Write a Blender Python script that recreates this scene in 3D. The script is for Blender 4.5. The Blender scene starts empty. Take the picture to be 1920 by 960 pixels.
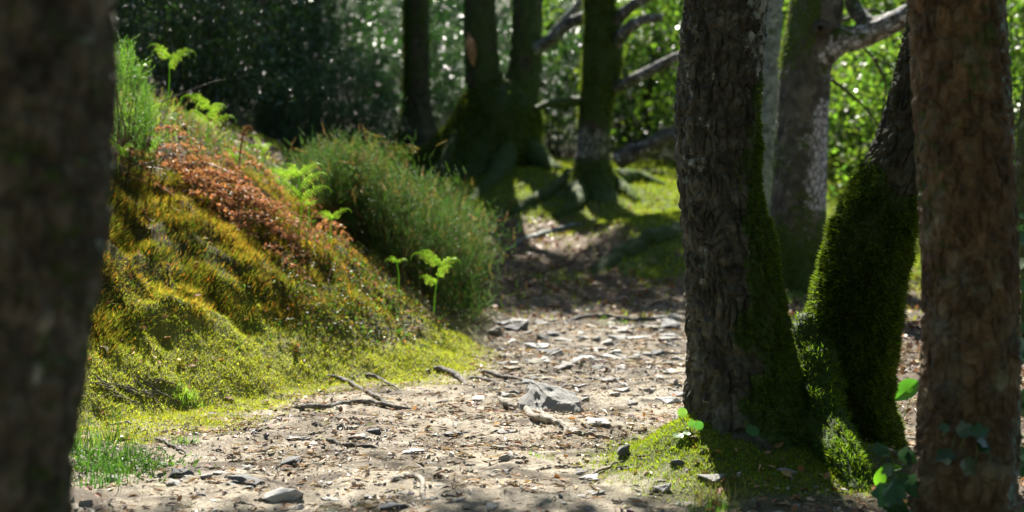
import bpy, math, random
import numpy as np
from mathutils import Vector
random.seed(5)
R = np.random.default_rng(11)
SC = bpy.context.scene
COL = SC.collection
# ------------------------------------------------------------------ camera, sky, sun
F = 2667.0; HC = 1.0; HY = 300.0           # focal length in photo pixels, eye height, horizon row
cam = bpy.data.cameras.new("camera"); co = bpy.data.objects.new("camera", cam); COL.objects.link(co)
co.location = (0, 0, HC); co.rotation_euler = (math.radians(90), 0, 0)
cam.lens = 50; cam.sensor_width = 36; cam.shift_y = -(480-HY)/1920
cam.clip_start = 0.05; cam.clip_end = 900
cam.dof.use_dof = True; cam.dof.focus_distance = 5.1; cam.dof.aperture_fstop = 2.1; cam.dof.aperture_blades = 0
SC.camera = co
SUN_EL = math.radians(47); SUN_AZ = math.radians(-7)     # azimuth from +Y, negative = to the left
sdir = Vector((math.sin(SUN_AZ)*math.cos(SUN_EL), math.cos(SUN_AZ)*math.cos(SUN_EL), math.sin(SUN_EL)))
w = bpy.data.worlds.new("World"); SC.world = w; w.use_nodes = True
nt = w.node_tree; bg = nt.nodes["Background"]
sky = nt.nodes.new("ShaderNodeTexSky"); sky.sky_type = 'NISHITA'; sky.sun_disc = False
sky.sun_elevation = SUN_EL; sky.sun_rotation = SUN_AZ; sky.air_density = 1.0; sky.dust_density = 0.8
nt.links.new(sky.outputs[0], bg.inputs[0]); bg.inputs[1].default_value = 0.05
sl = bpy.data.lights.new("sun", 'SUN'); sl.energy = 5.0; sl.angle = math.radians(0.53); sl.color = (1.0, 0.95, 0.84)
so = bpy.data.objects.new("sun", sl); COL.objects.link(so); so.rotation_euler = sdir.to_track_quat('Z', 'Y').to_euler(); so.location = (0, 0, 30)
SC.view_settings.view_transform = 'Standard'; SC.view_settings.look = 'None'
SC.view_settings.exposure = 1.6; SC.view_settings.gamma = 1
SC.cycles.max_bounces = 6; SC.cycles.diffuse_bounces = 3; SC.cycles.glossy_bounces = 2; SC.cycles.transmission_bounces = 4
SC.cycles.sample_clamp_indirect = 6; SC.cycles.use_denoising = True

# ------------------------------------------------------------------ noise
def _h(ix, iy, iz):
    with np.errstate(over='ignore'):
        n = ix.astype(np.uint32)*np.uint32(374761393) + iy.astype(np.uint32)*np.uint32(668265263) + iz.astype(np.uint32)*np.uint32(2147483647-873012345)
        n = (n ^ (n >> np.uint32(13)))*np.uint32(1274126177); n = n ^ (n >> np.uint32(16)); n = n*np.uint32(2246822519); n ^= n >> np.uint32(15)
    return n.astype(np.float64)/4294967295.0
def vn(x, y, z=0.0):
    x, y, z = np.broadcast_arrays(np.asarray(x, float), np.asarray(y, float), np.asarray(z, float))
    fx, fy, fz = np.floor(x), np.floor(y), np.floor(z)
    ix, iy, iz = fx.astype(np.int64), fy.astype(np.int64), fz.astype(np.int64)
    u, v, q = x-fx, y-fy, z-fz
    u = u*u*(3-2*u); v = v*v*(3-2*v); q = q*q*(3-2*q)
    def L(a, b, t): return a+(b-a)*t
    c = lambda a, b, d: _h(ix+a, iy+b, iz+d)
    return L(L(L(c(0,0,0), c(1,0,0), u), L(c(0,1,0), c(1,1,0), u), v), L(L(c(0,0,1), c(1,0,1), u), L(c(0,1,1), c(1,1,1), u), v), q)*2-1
def fbm(x, y, z=0.0, o=4):
    s = 0; a = 1; t = 0
    for i in range(o):
        k = 2**i
        s = s + a*vn(np.asarray(x)*k+i*17.3, np.asarray(y)*k+i*5.1, np.asarray(z)*k+i*9.7); t += a; a *= .5
    return s/t
def sst(a, b, x): t = np.clip((np.asarray(x, float)-a)/(b-a), 0, 1); return t*t*(3-2*t)

# ------------------------------------------------------------------ terrain
FOOT = np.array([(-6.0, 0.5), (-3.4, 3.2), (-1.72, 5.15), (-0.9, 6.25), (-0.22, 6.85), (-0.02, 8.6), (0.0, 10), (-0.1, 12), (-1.2, 15), (-3.0, 19), (-8, 30)])
def foot_dist(x, y):
    x = np.asarray(x, float); y = np.asarray(y, float)
    best = np.full(x.shape, 1e9); sgn = np.ones(x.shape)
    for (ax, ay), (bx, by) in zip(FOOT[:-1], FOOT[1:]):
        dx, dy = bx-ax, by-ay; L2 = dx*dx+dy*dy
        t = np.clip(((x-ax)*dx+(y-ay)*dy)/L2, 0, 1)
        d = np.hypot(x-ax-t*dx, y-ay-t*dy)
        best = np.minimum(best, d)
    ins = np.zeros(x.shape, bool); PG = np.vstack([FOOT, [(-400, 400), (-400, -60), (-20, -20)]]); k = len(PG)
    for i in range(k):
        (ax, ay), (bx, by) = PG[i], PG[(i+1) % k]
        if ay == by: continue
        ins ^= ((ay > y) != (by > y)) & (x < (bx-ax)*(y-ay)/(by-ay)+ax)
    return np.where(ins, best, -best)
MOUNDS = [  # x, y, radius, height
    (0.76, 4.66, .38, .12), (0.60, 4.66, .24, .07), (1.1, 4.9, .4, .02), (0.8, 14.0, 1.3, .22), (-0.35, 15.4, 1.6, .25), (1.15, 11.3, .75, .26), (1.7, 12.2, .9, .2),
    (1.5, 10.2, .5, .10), (-1.7, 16.5, 1.2, .2), (2.1, 5.0, .6, .08)]
def height(x, y, micro=True):
    x = np.asarray(x, float); y = np.asarray(y, float)
    t = y-8.6
    z = np.where(t > 0, 0.125*(np.sqrt(t*t+1.0)-1.0), 0)
    z = np.where(y > 26, z+(y-26)*.10, z)
    d = foot_dist(x, y)
    k = np.interp(x, [-3, -1.9, -1.2, -.6, 0], [.98, .96, .78, .50, .32]); k = np.where(y > 9, k*np.interp(y, [9, 12, 16], [1, .5, .25]), k)
    dd = np.clip(d+.06*fbm(x*2.1, y*2.1, 3.3, 2), 0, None)
    top = np.interp(x, [-3, -1.9, -.6, 0], [1.62, 1.45, .70, .4])
    b = top*(1-np.exp(-(dd*k/top)**1.15*1.25))
    b = b+sst(.0, .15, dd)*.02
    z = z+b
    for mx, my, r, h in MOUNDS:
        q = ((x-mx)**2+(y-my)**2)/(r*r); z = z+h*np.exp(-q*1.4)
    z = z+.10*fbm(x*.35, y*.35, 1.7, 2)*sst(9, 13, y)+sst(3.0, 7.0, x)*.5
    if micro:
        onb = sst(.1, .5, d)
        z = z+.034*fbm(x*2.6, y*2.6, 7.7, 2)+.024*fbm(x*8, y*10, 2.2, 5)*(1-onb*.3)+.075*onb*fbm(x*3.4, y*3.4, 5.1, 3)+.04*onb*(1-2.2*np.abs(vn(x*7.5, y*7.5, 4.4)))*(y < 9)
    return z
def gz(x, y): return float(height(np.array([x]), np.array([y]))[0])
def G(px, py, y0=3.0, y1=60.0):
    Y = y0*(y1/y0)**np.linspace(0, 1, 1600)
    X = (px-960)/F*Y; Z = HC-(py-HY)/F*Y
    hit = np.nonzero(Z < height(X, Y))[0]
    i = hit[0] if len(hit) else 1599
    return np.array([X[i], Y[i], gz(X[i], Y[i])])
def GB(px, py, ym=7.4):
    g = G(px, py)
    if g[1] > 8.2:
        Y = np.linspace(5.5, 8.1, 300); X = (px-960)/F*Y; Z = height(X, Y); i = int(np.argmin(HY-(Z-HC)*F/Y)); g = np.array([X[i], Y[i], Z[i]])
    return g
def Pp(px, py, Y): return np.array([(px-960)/F*Y, Y, HC-(py-HY)/F*Y])
def pix(x, y, z): return 960+F*x/y, HY-(z-HC)*F/y

# ------------------------------------------------------------------ mesh helpers
def mesh(name, V, Fs, col=None, bc=None, mk=None, smooth=True):
    me = bpy.data.meshes.new(name); V = np.asarray(V, np.float32)
    me.vertices.add(len(V)); me.vertices.foreach_set("co", V.ravel())
    Fs = [np.asarray(f) for f in Fs if len(f)]
    loops = np.concatenate([f.ravel() for f in Fs]).astype(np.int32)
    tot = np.concatenate([np.full(len(f), f.shape[1]) for f in Fs]).astype(np.int32)
    st = np.concatenate([[0], np.cumsum(tot)[:-1]]).astype(np.int32)
    me.loops.add(len(loops)); me.loops.foreach_set("vertex_index", loops)
    me.polygons.add(len(tot)); me.polygons.foreach_set("loop_start", st); me.polygons.foreach_set("loop_total", tot)
    me.polygons.foreach_set("use_smooth", np.full(len(tot), smooth, bool))
    me.update(calc_edges=True)
    for nm, a in (("Col", col), ("mk", mk)):
        if a is not None:
            at = me.attributes.new(nm, 'FLOAT_COLOR', 'POINT'); a = np.asarray(a, np.float32)
            at.data.foreach_set("color", np.concatenate([a, np.ones((len(a), 1), np.float32)], 1).ravel())
    if bc is not None:
        at = me.attributes.new("bc", 'FLOAT_VECTOR', 'POINT'); at.data.foreach_set("vector", np.asarray(bc, np.float32).ravel())
    return me
def link(name, me, mat, parent=None, loc=None):
    o = bpy.data.objects.new(name, me); COL.objects.link(o)
    if mat is not None and me is not None and not me.materials: me.materials.append(mat)
    if loc is not None: o.location = loc
    if parent is not None: o.parent = parent
    return o
def tag(o, label=None, cat=None, group=None, kind=None):
    if label: o["label"] = label
    if cat: o["category"] = cat
    if group: o["group"] = group
    if kind: o["kind"] = kind
    return o
def empty(name, loc, rz=0):
    o = bpy.data.objects.new(name, None); COL.objects.link(o); o.location = loc; o.rotation_euler = (0, 0, rz); o.empty_display_size = .1; return o
class Soup:
    def __init__(s): s.V = []; s.T = []; s.Q = []; s.C = []; s.n = 0
    def add(s, V, Ff, C):
        V = np.asarray(V, float); Ff = np.asarray(Ff)+s.n
        (s.T if Ff.shape[1] == 3 else s.Q).append(Ff)
        C = np.asarray(C, float)
        if C.ndim == 1: C = np.tile(C, (len(V), 1))
        s.V.append(V); s.C.append(C); s.n += len(V)
    def inst(s, tv, tf, pos, M, col):      # tv (k,3), M (N,3,3) incl. scale, col (N,3)
        N, k = len(pos), len(tv)
        if N == 0: return
        V = np.einsum('nij,kj->nki', M, tv)+pos[:, None, :]
        Ff = (tf[None]+(np.arange(N)*k)[:, None, None]).reshape(-1, tf.shape[1])
        s.add(V.reshape(-1, 3), Ff, np.repeat(col, k, 0))
    def build(s, name, mat, parent=None, off=None, smooth=False):
        V = np.concatenate(s.V)
        if off is not None: V = V-np.asarray(off)
        fs = []
        if s.T: fs.append(np.concatenate(s.T))
        if s.Q: fs.append(np.concatenate(s.Q))
        return link(name, mesh(name, V, fs, col=np.concatenate(s.C), smooth=smooth), mat, parent)
def nrm(a): return a/np.maximum(np.linalg.norm(a, axis=-1, keepdims=True), 1e-9)
def frames(ax, up=None, roll=None):      # columns: x, y(=axis), z(=normal)
    ax = nrm(ax); N = len(ax)
    if up is None: up = R.normal(size=(N, 3))
    x = nrm(np.cross(ax, up)); z = np.cross(x, ax)
    return np.stack([x, ax, z], -1)
LEAF = (np.array([(0, 0, 0), (.27, .35, .07), (0, 1, -.06), (-.27, .35, .07), (.2, .72, .05), (-.2, .72, .05), (0, .5, 0)]),
        np.array([(0, 1, 6), (1, 4, 6), (4, 2, 6), (2, 5, 6), (5, 3, 6), (3, 0, 6)]))
LEAF2 = (np.array([(0, 0, 0), (.3, .45, .1), (0, 1, -.04), (-.3, .45, .1)]), np.array([(0, 1, 2), (0, 2, 3)]))
BLADE = (np.array([(-.5, 0, 0), (.5, 0, 0), (0, 1, 0)]), np.array([(0, 1, 2)]))
GRASS = (np.array([(-.5, 0, 0), (.5, 0, 0), (-.4, .4, .04), (.4, .4, .04), (-.22, .72, .24), (.22, .72, .24), (0, .9, .55)]),
         np.array([(0, 1, 3), (0, 3, 2), (2, 3, 5), (2, 5, 4), (4, 5, 6)]))
def scl(M, sx, sy=None, sz=None):
    sy = sx if sy is None else sy; sz = sx if sz is None else sz
    S = np.stack(np.broadcast_arrays(sx, sy, sz), -1)
    if S.ndim == 1: S = S[None]
    return M*S[:, None, :]
def mixc(a, b, t): t = np.asarray(t)[:, None]; return np.array(a)*(1-t)+np.array(b)*t
def jit(c, s=.2, sh=.08):
    N = len(c); return np.clip(c*np.exp(R.normal(0, s, (N, 1)))*np.exp(R.normal(0, sh, (N, 3))), .003, .9)
def curve(pts, n):
    pts = np.asarray(pts, float); m = len(pts)
    if m == 2: return pts[0]+(pts[1]-pts[0])*np.linspace(0, 1, n)[:, None]
    P = np.vstack([2*pts[0]-pts[1], pts, 2*pts[-1]-pts[-2]]); u = np.linspace(0, m-1-1e-6, n); i = u.astype(int); t = (u-i)[:, None]
    a, b, c, d = P[i], P[i+1], P[i+2], P[i+3]
    return .5*(2*b+(c-a)*t+(2*a-5*b+4*c-d)*t*t+(3*b-a-3*c+d)*t**3)
def tube(path, rad, ns=8, disp=None, ref=(1, 0, 0), cap=True):
    """path (n,3), rad (n,) -> V, quads, bark coords, theta, s"""
    path = np.asarray(path, float); n = len(path); T = nrm(np.gradient(path, axis=0))
    Nn = np.zeros((n, 3)); v = np.array(ref, float)
    for i in range(n):
        v = v-T[i]*v.dot(T[i]); v /= max(np.linalg.norm(v), 1e-9); Nn[i] = v
    B = np.cross(T, Nn)
    s = np.concatenate([[0], np.cumsum(np.linalg.norm(np.diff(path, axis=0), axis=1))])
    th = np.arange(ns)/ns*2*np.pi
    TH, S = np.meshgrid(th, s); RR = np.repeat(np.asarray(rad, float)[:, None], ns, 1); r0 = float(np.mean(rad))
    bc = np.stack([np.cos(TH)*r0, np.sin(TH)*r0, S], -1)
    if disp is not None: RR = RR+disp(TH, S, RR, bc, path)
    V = path[:, None]+RR[..., None]*(np.cos(TH)[..., None]*Nn[:, None]+np.sin(TH)[..., None]*B[:, None])
    i = np.arange(n-1)[:, None]*ns; j = np.arange(ns)[None]; j2 = (j+1) % ns
    Q = np.stack([i+j, i+j2, i+ns+j2, i+ns+j], -1).reshape(-1, 4)
    return V.reshape(-1, 3), Q, bc.reshape(-1, 3), TH.ravel(), S.ravel()

# ------------------------------------------------------------------ materials
def mat(name): 
    m = bpy.data.materials.new(name); m.use_nodes = True; t = m.node_tree
    return m, t, t.nodes["Principled BSDF"], t.nodes["Material Output"]
def N(t, typ, **k):
    n = t.nodes.new(typ)
    for a, b in k.items():
        if a.startswith("i_"):
            key = a[2:]; n.inputs[int(key) if key.isdigit() else key.replace('_', ' ')].default_value = b
        else: setattr(n, a, b)
    return n
def leafmat(name, rough=.4, trans=.4, spec=.5, tint=(1.12, 1.2, .6)):
    m, t, p, out = mat(name); at = N(t, "ShaderNodeAttribute", attribute_name="Col")
    nz = N(t, "ShaderNodeTexNoise", i_Scale=90.0); mx = N(t, "ShaderNodeMix", data_type='RGBA', blend_type='MULTIPLY'); mx.inputs[0].default_value = .5
    t.links.new(at.outputs[0], mx.inputs[6]); t.links.new(nz.outputs[0], mx.inputs[7])
    g = N(t, "ShaderNodeMix", data_type='RGBA', blend_type='MULTIPLY'); g.inputs[0].default_value = 1; g.inputs[7].default_value = (1.35, 1.35, 1.35, 1)
    t.links.new(mx.outputs[2], g.inputs[6])
    t.links.new(g.outputs[2], p.inputs["Base Color"]); p.inputs["Roughness"].default_value = rough; p.inputs["Specular IOR Level"].default_value = spec
    tr = N(t, "ShaderNodeBsdfTranslucent"); g2 = N(t, "ShaderNodeMix", data_type='RGBA', blend_type='MULTIPLY'); g2.inputs[0].default_value = 1; g2.inputs[7].default_value = (*[c*1.5 for c in tint], 1)
    t.links.new(at.outputs[0], g2.inputs[6]); t.links.new(g2.outputs[2], tr.inputs[0])
    ms = N(t, "ShaderNodeMixShader"); ms.inputs[0].default_value = trans
    t.links.new(p.outputs[0], ms.inputs[1]); t.links.new(tr.outputs[0], ms.inputs[2]); t.links.new(ms.outputs[0], out.inputs[0])
    return m
M_holly = leafmat("glossy_leaf", .29, .25, 1.0)
M_leaf = leafmat("green_leaf", .32, .5, .5)
M_moss = leafmat("moss_fuzz", .6, .45, .2, (1.2, 1.2, .5))
M_grass = leafmat("grass_blade", .35, .5, .5)
M_dry = leafmat("dry_plant", .45, .35, .4, (1.2, .95, .6))
M_litter = leafmat("litter", .5, .1, .4, (1.1, .9, .6))
M_heath = leafmat("heath_foliage", .5, .4, .2, (1.1, 1.25, .5))
M_mattleaf = leafmat('matt_dead_leaf', .65, .2, .2, (1.1, .9, .6)); M_soft = leafmat('soft_small_leaf', .5, .4, .3)
def bark(name, a, b, c, lich=(.33, .36, .31), moss=(.045, .075, .012), lt=.56, scale=1.0, bump=.6):
    m, t, p, out = mat(name)
    bc = N(t, "ShaderNodeAttribute", attribute_name="bc"); mk = N(t, "ShaderNodeAttribute", attribute_name="mk")
    sep = N(t, "ShaderNodeSeparateColor"); t.links.new(mk.outputs[0], sep.inputs[0])
    mp = N(t, "ShaderNodeMapping"); mp.inputs["Scale"].default_value = (1*scale, 1*scale, .62*scale); t.links.new(bc.outputs[1], mp.inputs[0])
    nz = N(t, "ShaderNodeTexNoise", i_Scale=26.0, i_Detail=8.0, i_Roughness=.65); t.links.new(mp.outputs[0], nz.inputs[0])
    dm = N(t, "ShaderNodeVectorMath", operation='SCALE'); dm.inputs[3].default_value = .045; t.links.new(nz.outputs[1], dm.inputs[0])
    ad = N(t, "ShaderNodeVectorMath", operation='ADD'); t.links.new(mp.outputs[0], ad.inputs[0]); t.links.new(dm.outputs[0], ad.inputs[1])
    vo = N(t, "ShaderNodeTexVoronoi", feature='DISTANCE_TO_EDGE', i_Scale=27.0); t.links.new(ad.outputs[0], vo.inputs[0])
    r1 = N(t, "ShaderNodeValToRGB"); r1.color_ramp.elements[0].position = 0; r1.color_ramp.elements[1].position = .22; t.links.new(vo.outputs[0], r1.inputs[0])
    cr = N(t, "ShaderNodeValToRGB"); e = cr.color_ramp.elements; e[0].color = (*a, 1); e[1].color = (*c, 1); e[0].position = .32; e[1].position = .70
    q = e.new(.5); q.color = (*b, 1)
    n2 = N(t, "ShaderNodeTexNoise", i_Scale=7.0, i_Detail=9.0, i_Roughness=.7); t.links.new(bc.outputs[1], n2.inputs[0]); t.links.new(n2.outputs[0], cr.inputs[0])
    v2 = N(t, "ShaderNodeTexVoronoi", feature='F1', i_Scale=27.0); t.links.new(ad.outputs[0], v2.inputs[0]); sv = N(t, "ShaderNodeSeparateColor"); t.links.new(v2.outputs["Color"], sv.inputs[0])
    n5 = N(t, "ShaderNodeTexNoise", i_Scale=120.0, i_Detail=5.0, i_Roughness=.7); t.links.new(bc.outputs[1], n5.inputs[0])
    s5 = N(t, "ShaderNodeMath", operation='ADD'); t.links.new(sv.outputs[0], s5.inputs[0]); t.links.new(n5.outputs[0], s5.inputs[1])
    p5 = N(t, "ShaderNodeMapRange", i_1=.3, i_2=1.3, i_3=.45, i_4=1.65); t.links.new(s5.outputs[0], p5.inputs[0])
    cm = N(t, "ShaderNodeVectorMath", operation='SCALE'); t.links.new(cr.outputs[0], cm.inputs[0]); t.links.new(p5.outputs[0], cm.inputs[3])
    # lichen
    n3 = N(t, "ShaderNodeTexNoise", i_Scale=13.0, i_Detail=7.0, i_Roughness=.72); t.links.new(bc.outputs[1], n3.inputs[0])
    a3 = N(t, "ShaderNodeMath", operation='MULTIPLY_ADD'); a3.inputs[1].default_value = .3; t.links.new(sep.outputs[1], a3.inputs[0]); t.links.new(n3.outputs[0], a3.inputs[2])
    l3 = N(t, "ShaderNodeMapRange", i_1=lt+.14, i_2=lt+.19); t.links.new(a3.outputs[0], l3.inputs[0])
    mul = N(t, "ShaderNodeMath", operation='MULTIPLY'); t.links.new(l3.outputs[0], mul.inputs[0]); t.links.new(r1.outputs[0], mul.inputs[1])
    mx = N(t, "ShaderNodeMix", data_type='RGBA'); t.links.new(mul.outputs[0], mx.inputs[0]); t.links.new(cm.outputs[0], mx.inputs[6]); mx.inputs[7].default_value = (*lich, 1)
    # moss
    n4 = N(t, "ShaderNodeTexNoise", i_Scale=30.0, i_Detail=5.0); t.links.new(bc.outputs[1], n4.inputs[0])
    a4 = N(t, "ShaderNodeMath", operation='MULTIPLY_ADD'); a4.inputs[1].default_value = .8; t.links.new(sep.outputs[0], a4.inputs[0]); t.links.new(n4.outputs[0], a4.inputs[2])
    l4 = N(t, "ShaderNodeMapRange", i_1=.72, i_2=.9); t.links.new(a4.outputs[0], l4.inputs[0])
    mc = N(t, "ShaderNodeMix", data_type='RGBA'); t.links.new(n4.outputs[0], mc.inputs[0]); mc.inputs[6].default_value = (*[v*.6 for v in moss], 1); mc.inputs[7].default_value = (*[v*1.5 for v in moss], 1)
    m2 = N(t, "ShaderNodeMix", data_type='RGBA'); t.links.new(l4.outputs[0], m2.inputs[0]); t.links.new(mx.outputs[2], m2.inputs[6]); t.links.new(mc.outputs[2], m2.inputs[7])
    t.links.new(m2.outputs[2], p.inputs["Base Color"]); p.inputs["Roughness"].default_value = .75; p.inputs["Specular IOR Level"].default_value = .35
    hh = N(t, "ShaderNodeMath", operation='MULTIPLY_ADD'); hh.inputs[1].default_value = .5; t.links.new(nz.outputs[0], hh.inputs[0]); t.links.new(r1.outputs[0], hh.inputs[2])
    bp = N(t, "ShaderNodeBump", i_Strength=bump, i_Distance=.008); t.links.new(hh.outputs[0], bp.inputs["Height"]); t.links.new(bp.outputs[0], p.inputs["Normal"])
    return m
M_barkA = bark("bark_oak", (.020, .019, .012), (.058, .054, .038), (.13, .13, .10), lt=.565, bump=.9)
M_barkF = bark('bark_brown', (.030, .024, .016), (.085, .070, .050), (.17, .15, .12), lt=.585, bump=.9)
M_barkB = bark("bark_red_brown", (.045, .030, .015), (.13, .078, .036), (.13, .13, .085), (.23, .30, .24), lt=.64, bump=.9)
M_barkC = bark("bark_lichened", (.03, .028, .02), (.07, .065, .05), (.14, .135, .11), (.50, .50, .52), lt=.52)
M_barkD = bark("bark_mossy", (.02, .018, .010), (.045, .04, .022), (.08, .075, .05), (.30, .31, .27), (.04, .065, .012), lt=.62)
M_barkE = bark("bark_pale", (.09, .10, .085), (.17, .18, .16), (.24, .26, .23), (.4, .42, .4), lt=.52)
M_wood = bark("bark_root", (.13, .11, .09), (.24, .21, .17), (.36, .32, .27), lt=.7, scale=2.5, bump=.5)
M_woodD = bark("bark_root_dark", (.05, .045, .04), (.10, .09, .08), (.19, .17, .15), lt=.72, scale=2.5, bump=.5)
M_scar = bark("torn_wood", (.22, .11, .05), (.36, .20, .10), (.45, .28, .16), lt=.9)
def stonemat(name, a, b, moss=0.0):
    m, t, p, out = mat(name); tc = N(t, "ShaderNodeTexCoord"); inf = N(t, "ShaderNodeObjectInfo")
    ad = N(t, "ShaderNodeVectorMath", operation='ADD'); t.links.new(tc.outputs["Object"], ad.inputs[0]); t.links.new(inf.outputs["Location"], ad.inputs[1])
    nz = N(t, "ShaderNodeTexNoise", i_Scale=28.0, i_Detail=8.0, i_Roughness=.65); t.links.new(ad.outputs[0], nz.inputs[0])
    cr = N(t, "ShaderNodeValToRGB"); e = cr.color_ramp.elements; e[0].color = (*a, 1); e[0].position = .3; e[1].color = (*b, 1); e[1].position = .7; t.links.new(nz.outputs[0], cr.inputs[0])
    hs = N(t, "ShaderNodeHueSaturation"); mr = N(t, "ShaderNodeMapRange", i_3=.75, i_4=1.25); t.links.new(inf.outputs["Random"], mr.inputs[0]); t.links.new(mr.outputs[0], hs.inputs["Value"])
    t.links.new(cr.outputs[0], hs.inputs["Color"]); t.links.new(hs.outputs[0], p.inputs["Base Color"]); p.inputs["Roughness"].default_value = .55
    n2 = N(t, "ShaderNodeTexNoise", i_Scale=120.0, i_Detail=6.0); t.links.new(ad.outputs[0], n2.inputs[0])
    s = N(t, "ShaderNodeMath", operation='ADD'); t.links.new(nz.outputs[0], s.inputs[0]); t.links.new(n2.outputs[0], s.inputs[1])
    bp = N(t, "ShaderNodeBump", i_Strength=.6, i_Distance=.006); t.links.new(s.outputs[0], bp.inputs["Height"]); t.links.new(bp.outputs[0], p.inputs["Normal"])
    return m
M_sgrey = stonemat("stone_grey", (.20, .19, .18), (.42, .40, .37))
M_sdark = stonemat("stone_dark", (.06, .062, .068), (.17, .17, .18))
M_spale = stonemat("stone_pale", (.34, .33, .32), (.62, .60, .57))
M_stan = stonemat("stone_tan", (.15, .13, .08), (.30, .27, .19))
# ground
m, t, p, out = mat("ground"); M_ground = m
at = N(t, "ShaderNodeAttribute", attribute_name="Col"); geo = N(t, "ShaderNodeTexCoord")
n1 = N(t, "ShaderNodeTexNoise", i_Scale=22.0, i_Detail=10.0, i_Roughness=.7); t.links.new(geo.outputs["Object"], n1.inputs[0])
n2 = N(t, "ShaderNodeTexNoise", i_Scale=170.0, i_Detail=6.0, i_Roughness=.7); t.links.new(geo.outputs["Object"], n2.inputs[0])
ma = N(t, "ShaderNodeMath", operation='MULTIPLY'); t.links.new(n1.outputs[0], ma.inputs[0]); t.links.new(n2.outputs[0], ma.inputs[1])
mr = N(t, "ShaderNodeMapRange", i_1=.14, i_2=.36, i_3=.3, i_4=1.75); t.links.new(ma.outputs[0], mr.inputs[0])
mm = N(t, "ShaderNodeVectorMath", operation='SCALE'); t.links.new(at.outputs[0], mm.inputs[0]); t.links.new(mr.outputs[0], mm.inputs[3]); t.links.new(mm.outputs[0], p.inputs["Base Color"])
p.inputs["Roughness"].default_value = .85; p.inputs["Specular IOR Level"].default_value = .25
bp = N(t, "ShaderNodeBump", i_Strength=1.0, i_Distance=.02); t.links.new(ma.outputs[0], bp.inputs["Height"]); t.links.new(bp.outputs[0], p.inputs["Normal"])

# ------------------------------------------------------------------ ground sheet
def axis(a0, a1, st, lo, hi, g=1.12):
    m = list(np.arange(a0, a1, st)); s = st; x = m[-1]
    while x < hi: s *= g; x += s; m.append(x)
    s = st; x = a0; L = []
    while x > lo: s *= g; x -= s; L.append(x)
    return np.array(L[::-1]+m)
xs = axis(-2.8, 3.2, .022, -300, 300); ys = axis(3.4, 10.5, .022, -60, 500, 1.06)
XX, YY = np.meshgrid(xs, ys)
def over(c, col, wt): return c*(1-wt[:, None])+np.array(col)*wt[:, None]
def zones(x, y):
    """weights: path, bank moss (golden), low moss (yellow green), woodland moss, litter"""
    d = foot_dist(x, y); n = fbm(x*2.2, y*2.2, 9.1, 3); n2 = fbm(x*6, y*6, 4.1, 3)
    low = sst(-.50, .10, d+n*.30+n2*.12)**1.6*(1-sst(.42, .7, d+n2*.1))*(y < 9.5)*sst(-.02, -.35, x)
    gold = sst(.28, .48, d+n2*.12)*(1-sst(1.15, 1.6, d+n*.25))*(y < 9)
    top = sst(1.15, 1.6, d+n*.25)*(y < 9.8)
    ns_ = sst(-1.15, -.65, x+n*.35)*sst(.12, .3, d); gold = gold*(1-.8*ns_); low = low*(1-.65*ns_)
    mound = np.exp(-(((x-.76)/.46)**2+((y-4.68)/.54)**2)**1.8)
    rt = np.maximum(sst(1.0, 1.5, x+n*.3), sst(.30, .6, x+n*.25)*(1-sst(4.45, 4.7, y+n*.15)))
    wood = sst(.75, 1.05, x+n*.3)*sst(10.0, 10.6, y+n*.5)+np.clip(sst(9.6, 11.0, y+n*1.0)*(sst(.0, .4, fbm(x*.9, y*.9, 2.2, 3)+.1+.45*sst(.7, 1.1, x)+.3*sst(13, 14, y)*(x > -1))), 0, 1)
    return d, n, n2, low, gold, top, mound, rt, np.clip(wood, 0, 1)
xf, yf = XX.ravel(), YY.ravel(); zf = height(xf, yf)
d, n, n2, low, gold, top, mound, rt, wood = zones(xf, yf)
c = mixc((.35, .30, .23), (.19, .155, .115), sst(-.3, .5, n))
dk = sst(.0, .35, fbm(xf*5, yf*9, 3.1, 4)); c = over(c, (.085, .065, .048), dk*.85); wt_ = sst(.1, .4, fbm(xf*8+4, yf*12, 8.1, 3)); c = over(c, (.50, .44, .36), wt_*.5)
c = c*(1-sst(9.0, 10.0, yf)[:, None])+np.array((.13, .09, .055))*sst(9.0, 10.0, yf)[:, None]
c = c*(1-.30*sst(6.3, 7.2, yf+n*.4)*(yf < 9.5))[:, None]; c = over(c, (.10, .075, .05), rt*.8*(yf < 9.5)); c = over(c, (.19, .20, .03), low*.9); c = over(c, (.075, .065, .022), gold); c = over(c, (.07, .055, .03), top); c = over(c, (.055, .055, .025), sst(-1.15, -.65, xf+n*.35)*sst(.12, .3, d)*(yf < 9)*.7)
c = over(c, (.10, .14, .02), mound*.9); c = over(c, (.08, .12, .025), wood*.9)
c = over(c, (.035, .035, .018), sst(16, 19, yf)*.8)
nx, ny = len(xs), len(ys); I = (np.arange(ny-1)[:, None]*nx+np.arange(nx-1)[None]).ravel()
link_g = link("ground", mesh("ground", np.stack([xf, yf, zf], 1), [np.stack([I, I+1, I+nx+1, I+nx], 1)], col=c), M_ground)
tag(link_g, kind="structure")

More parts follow.
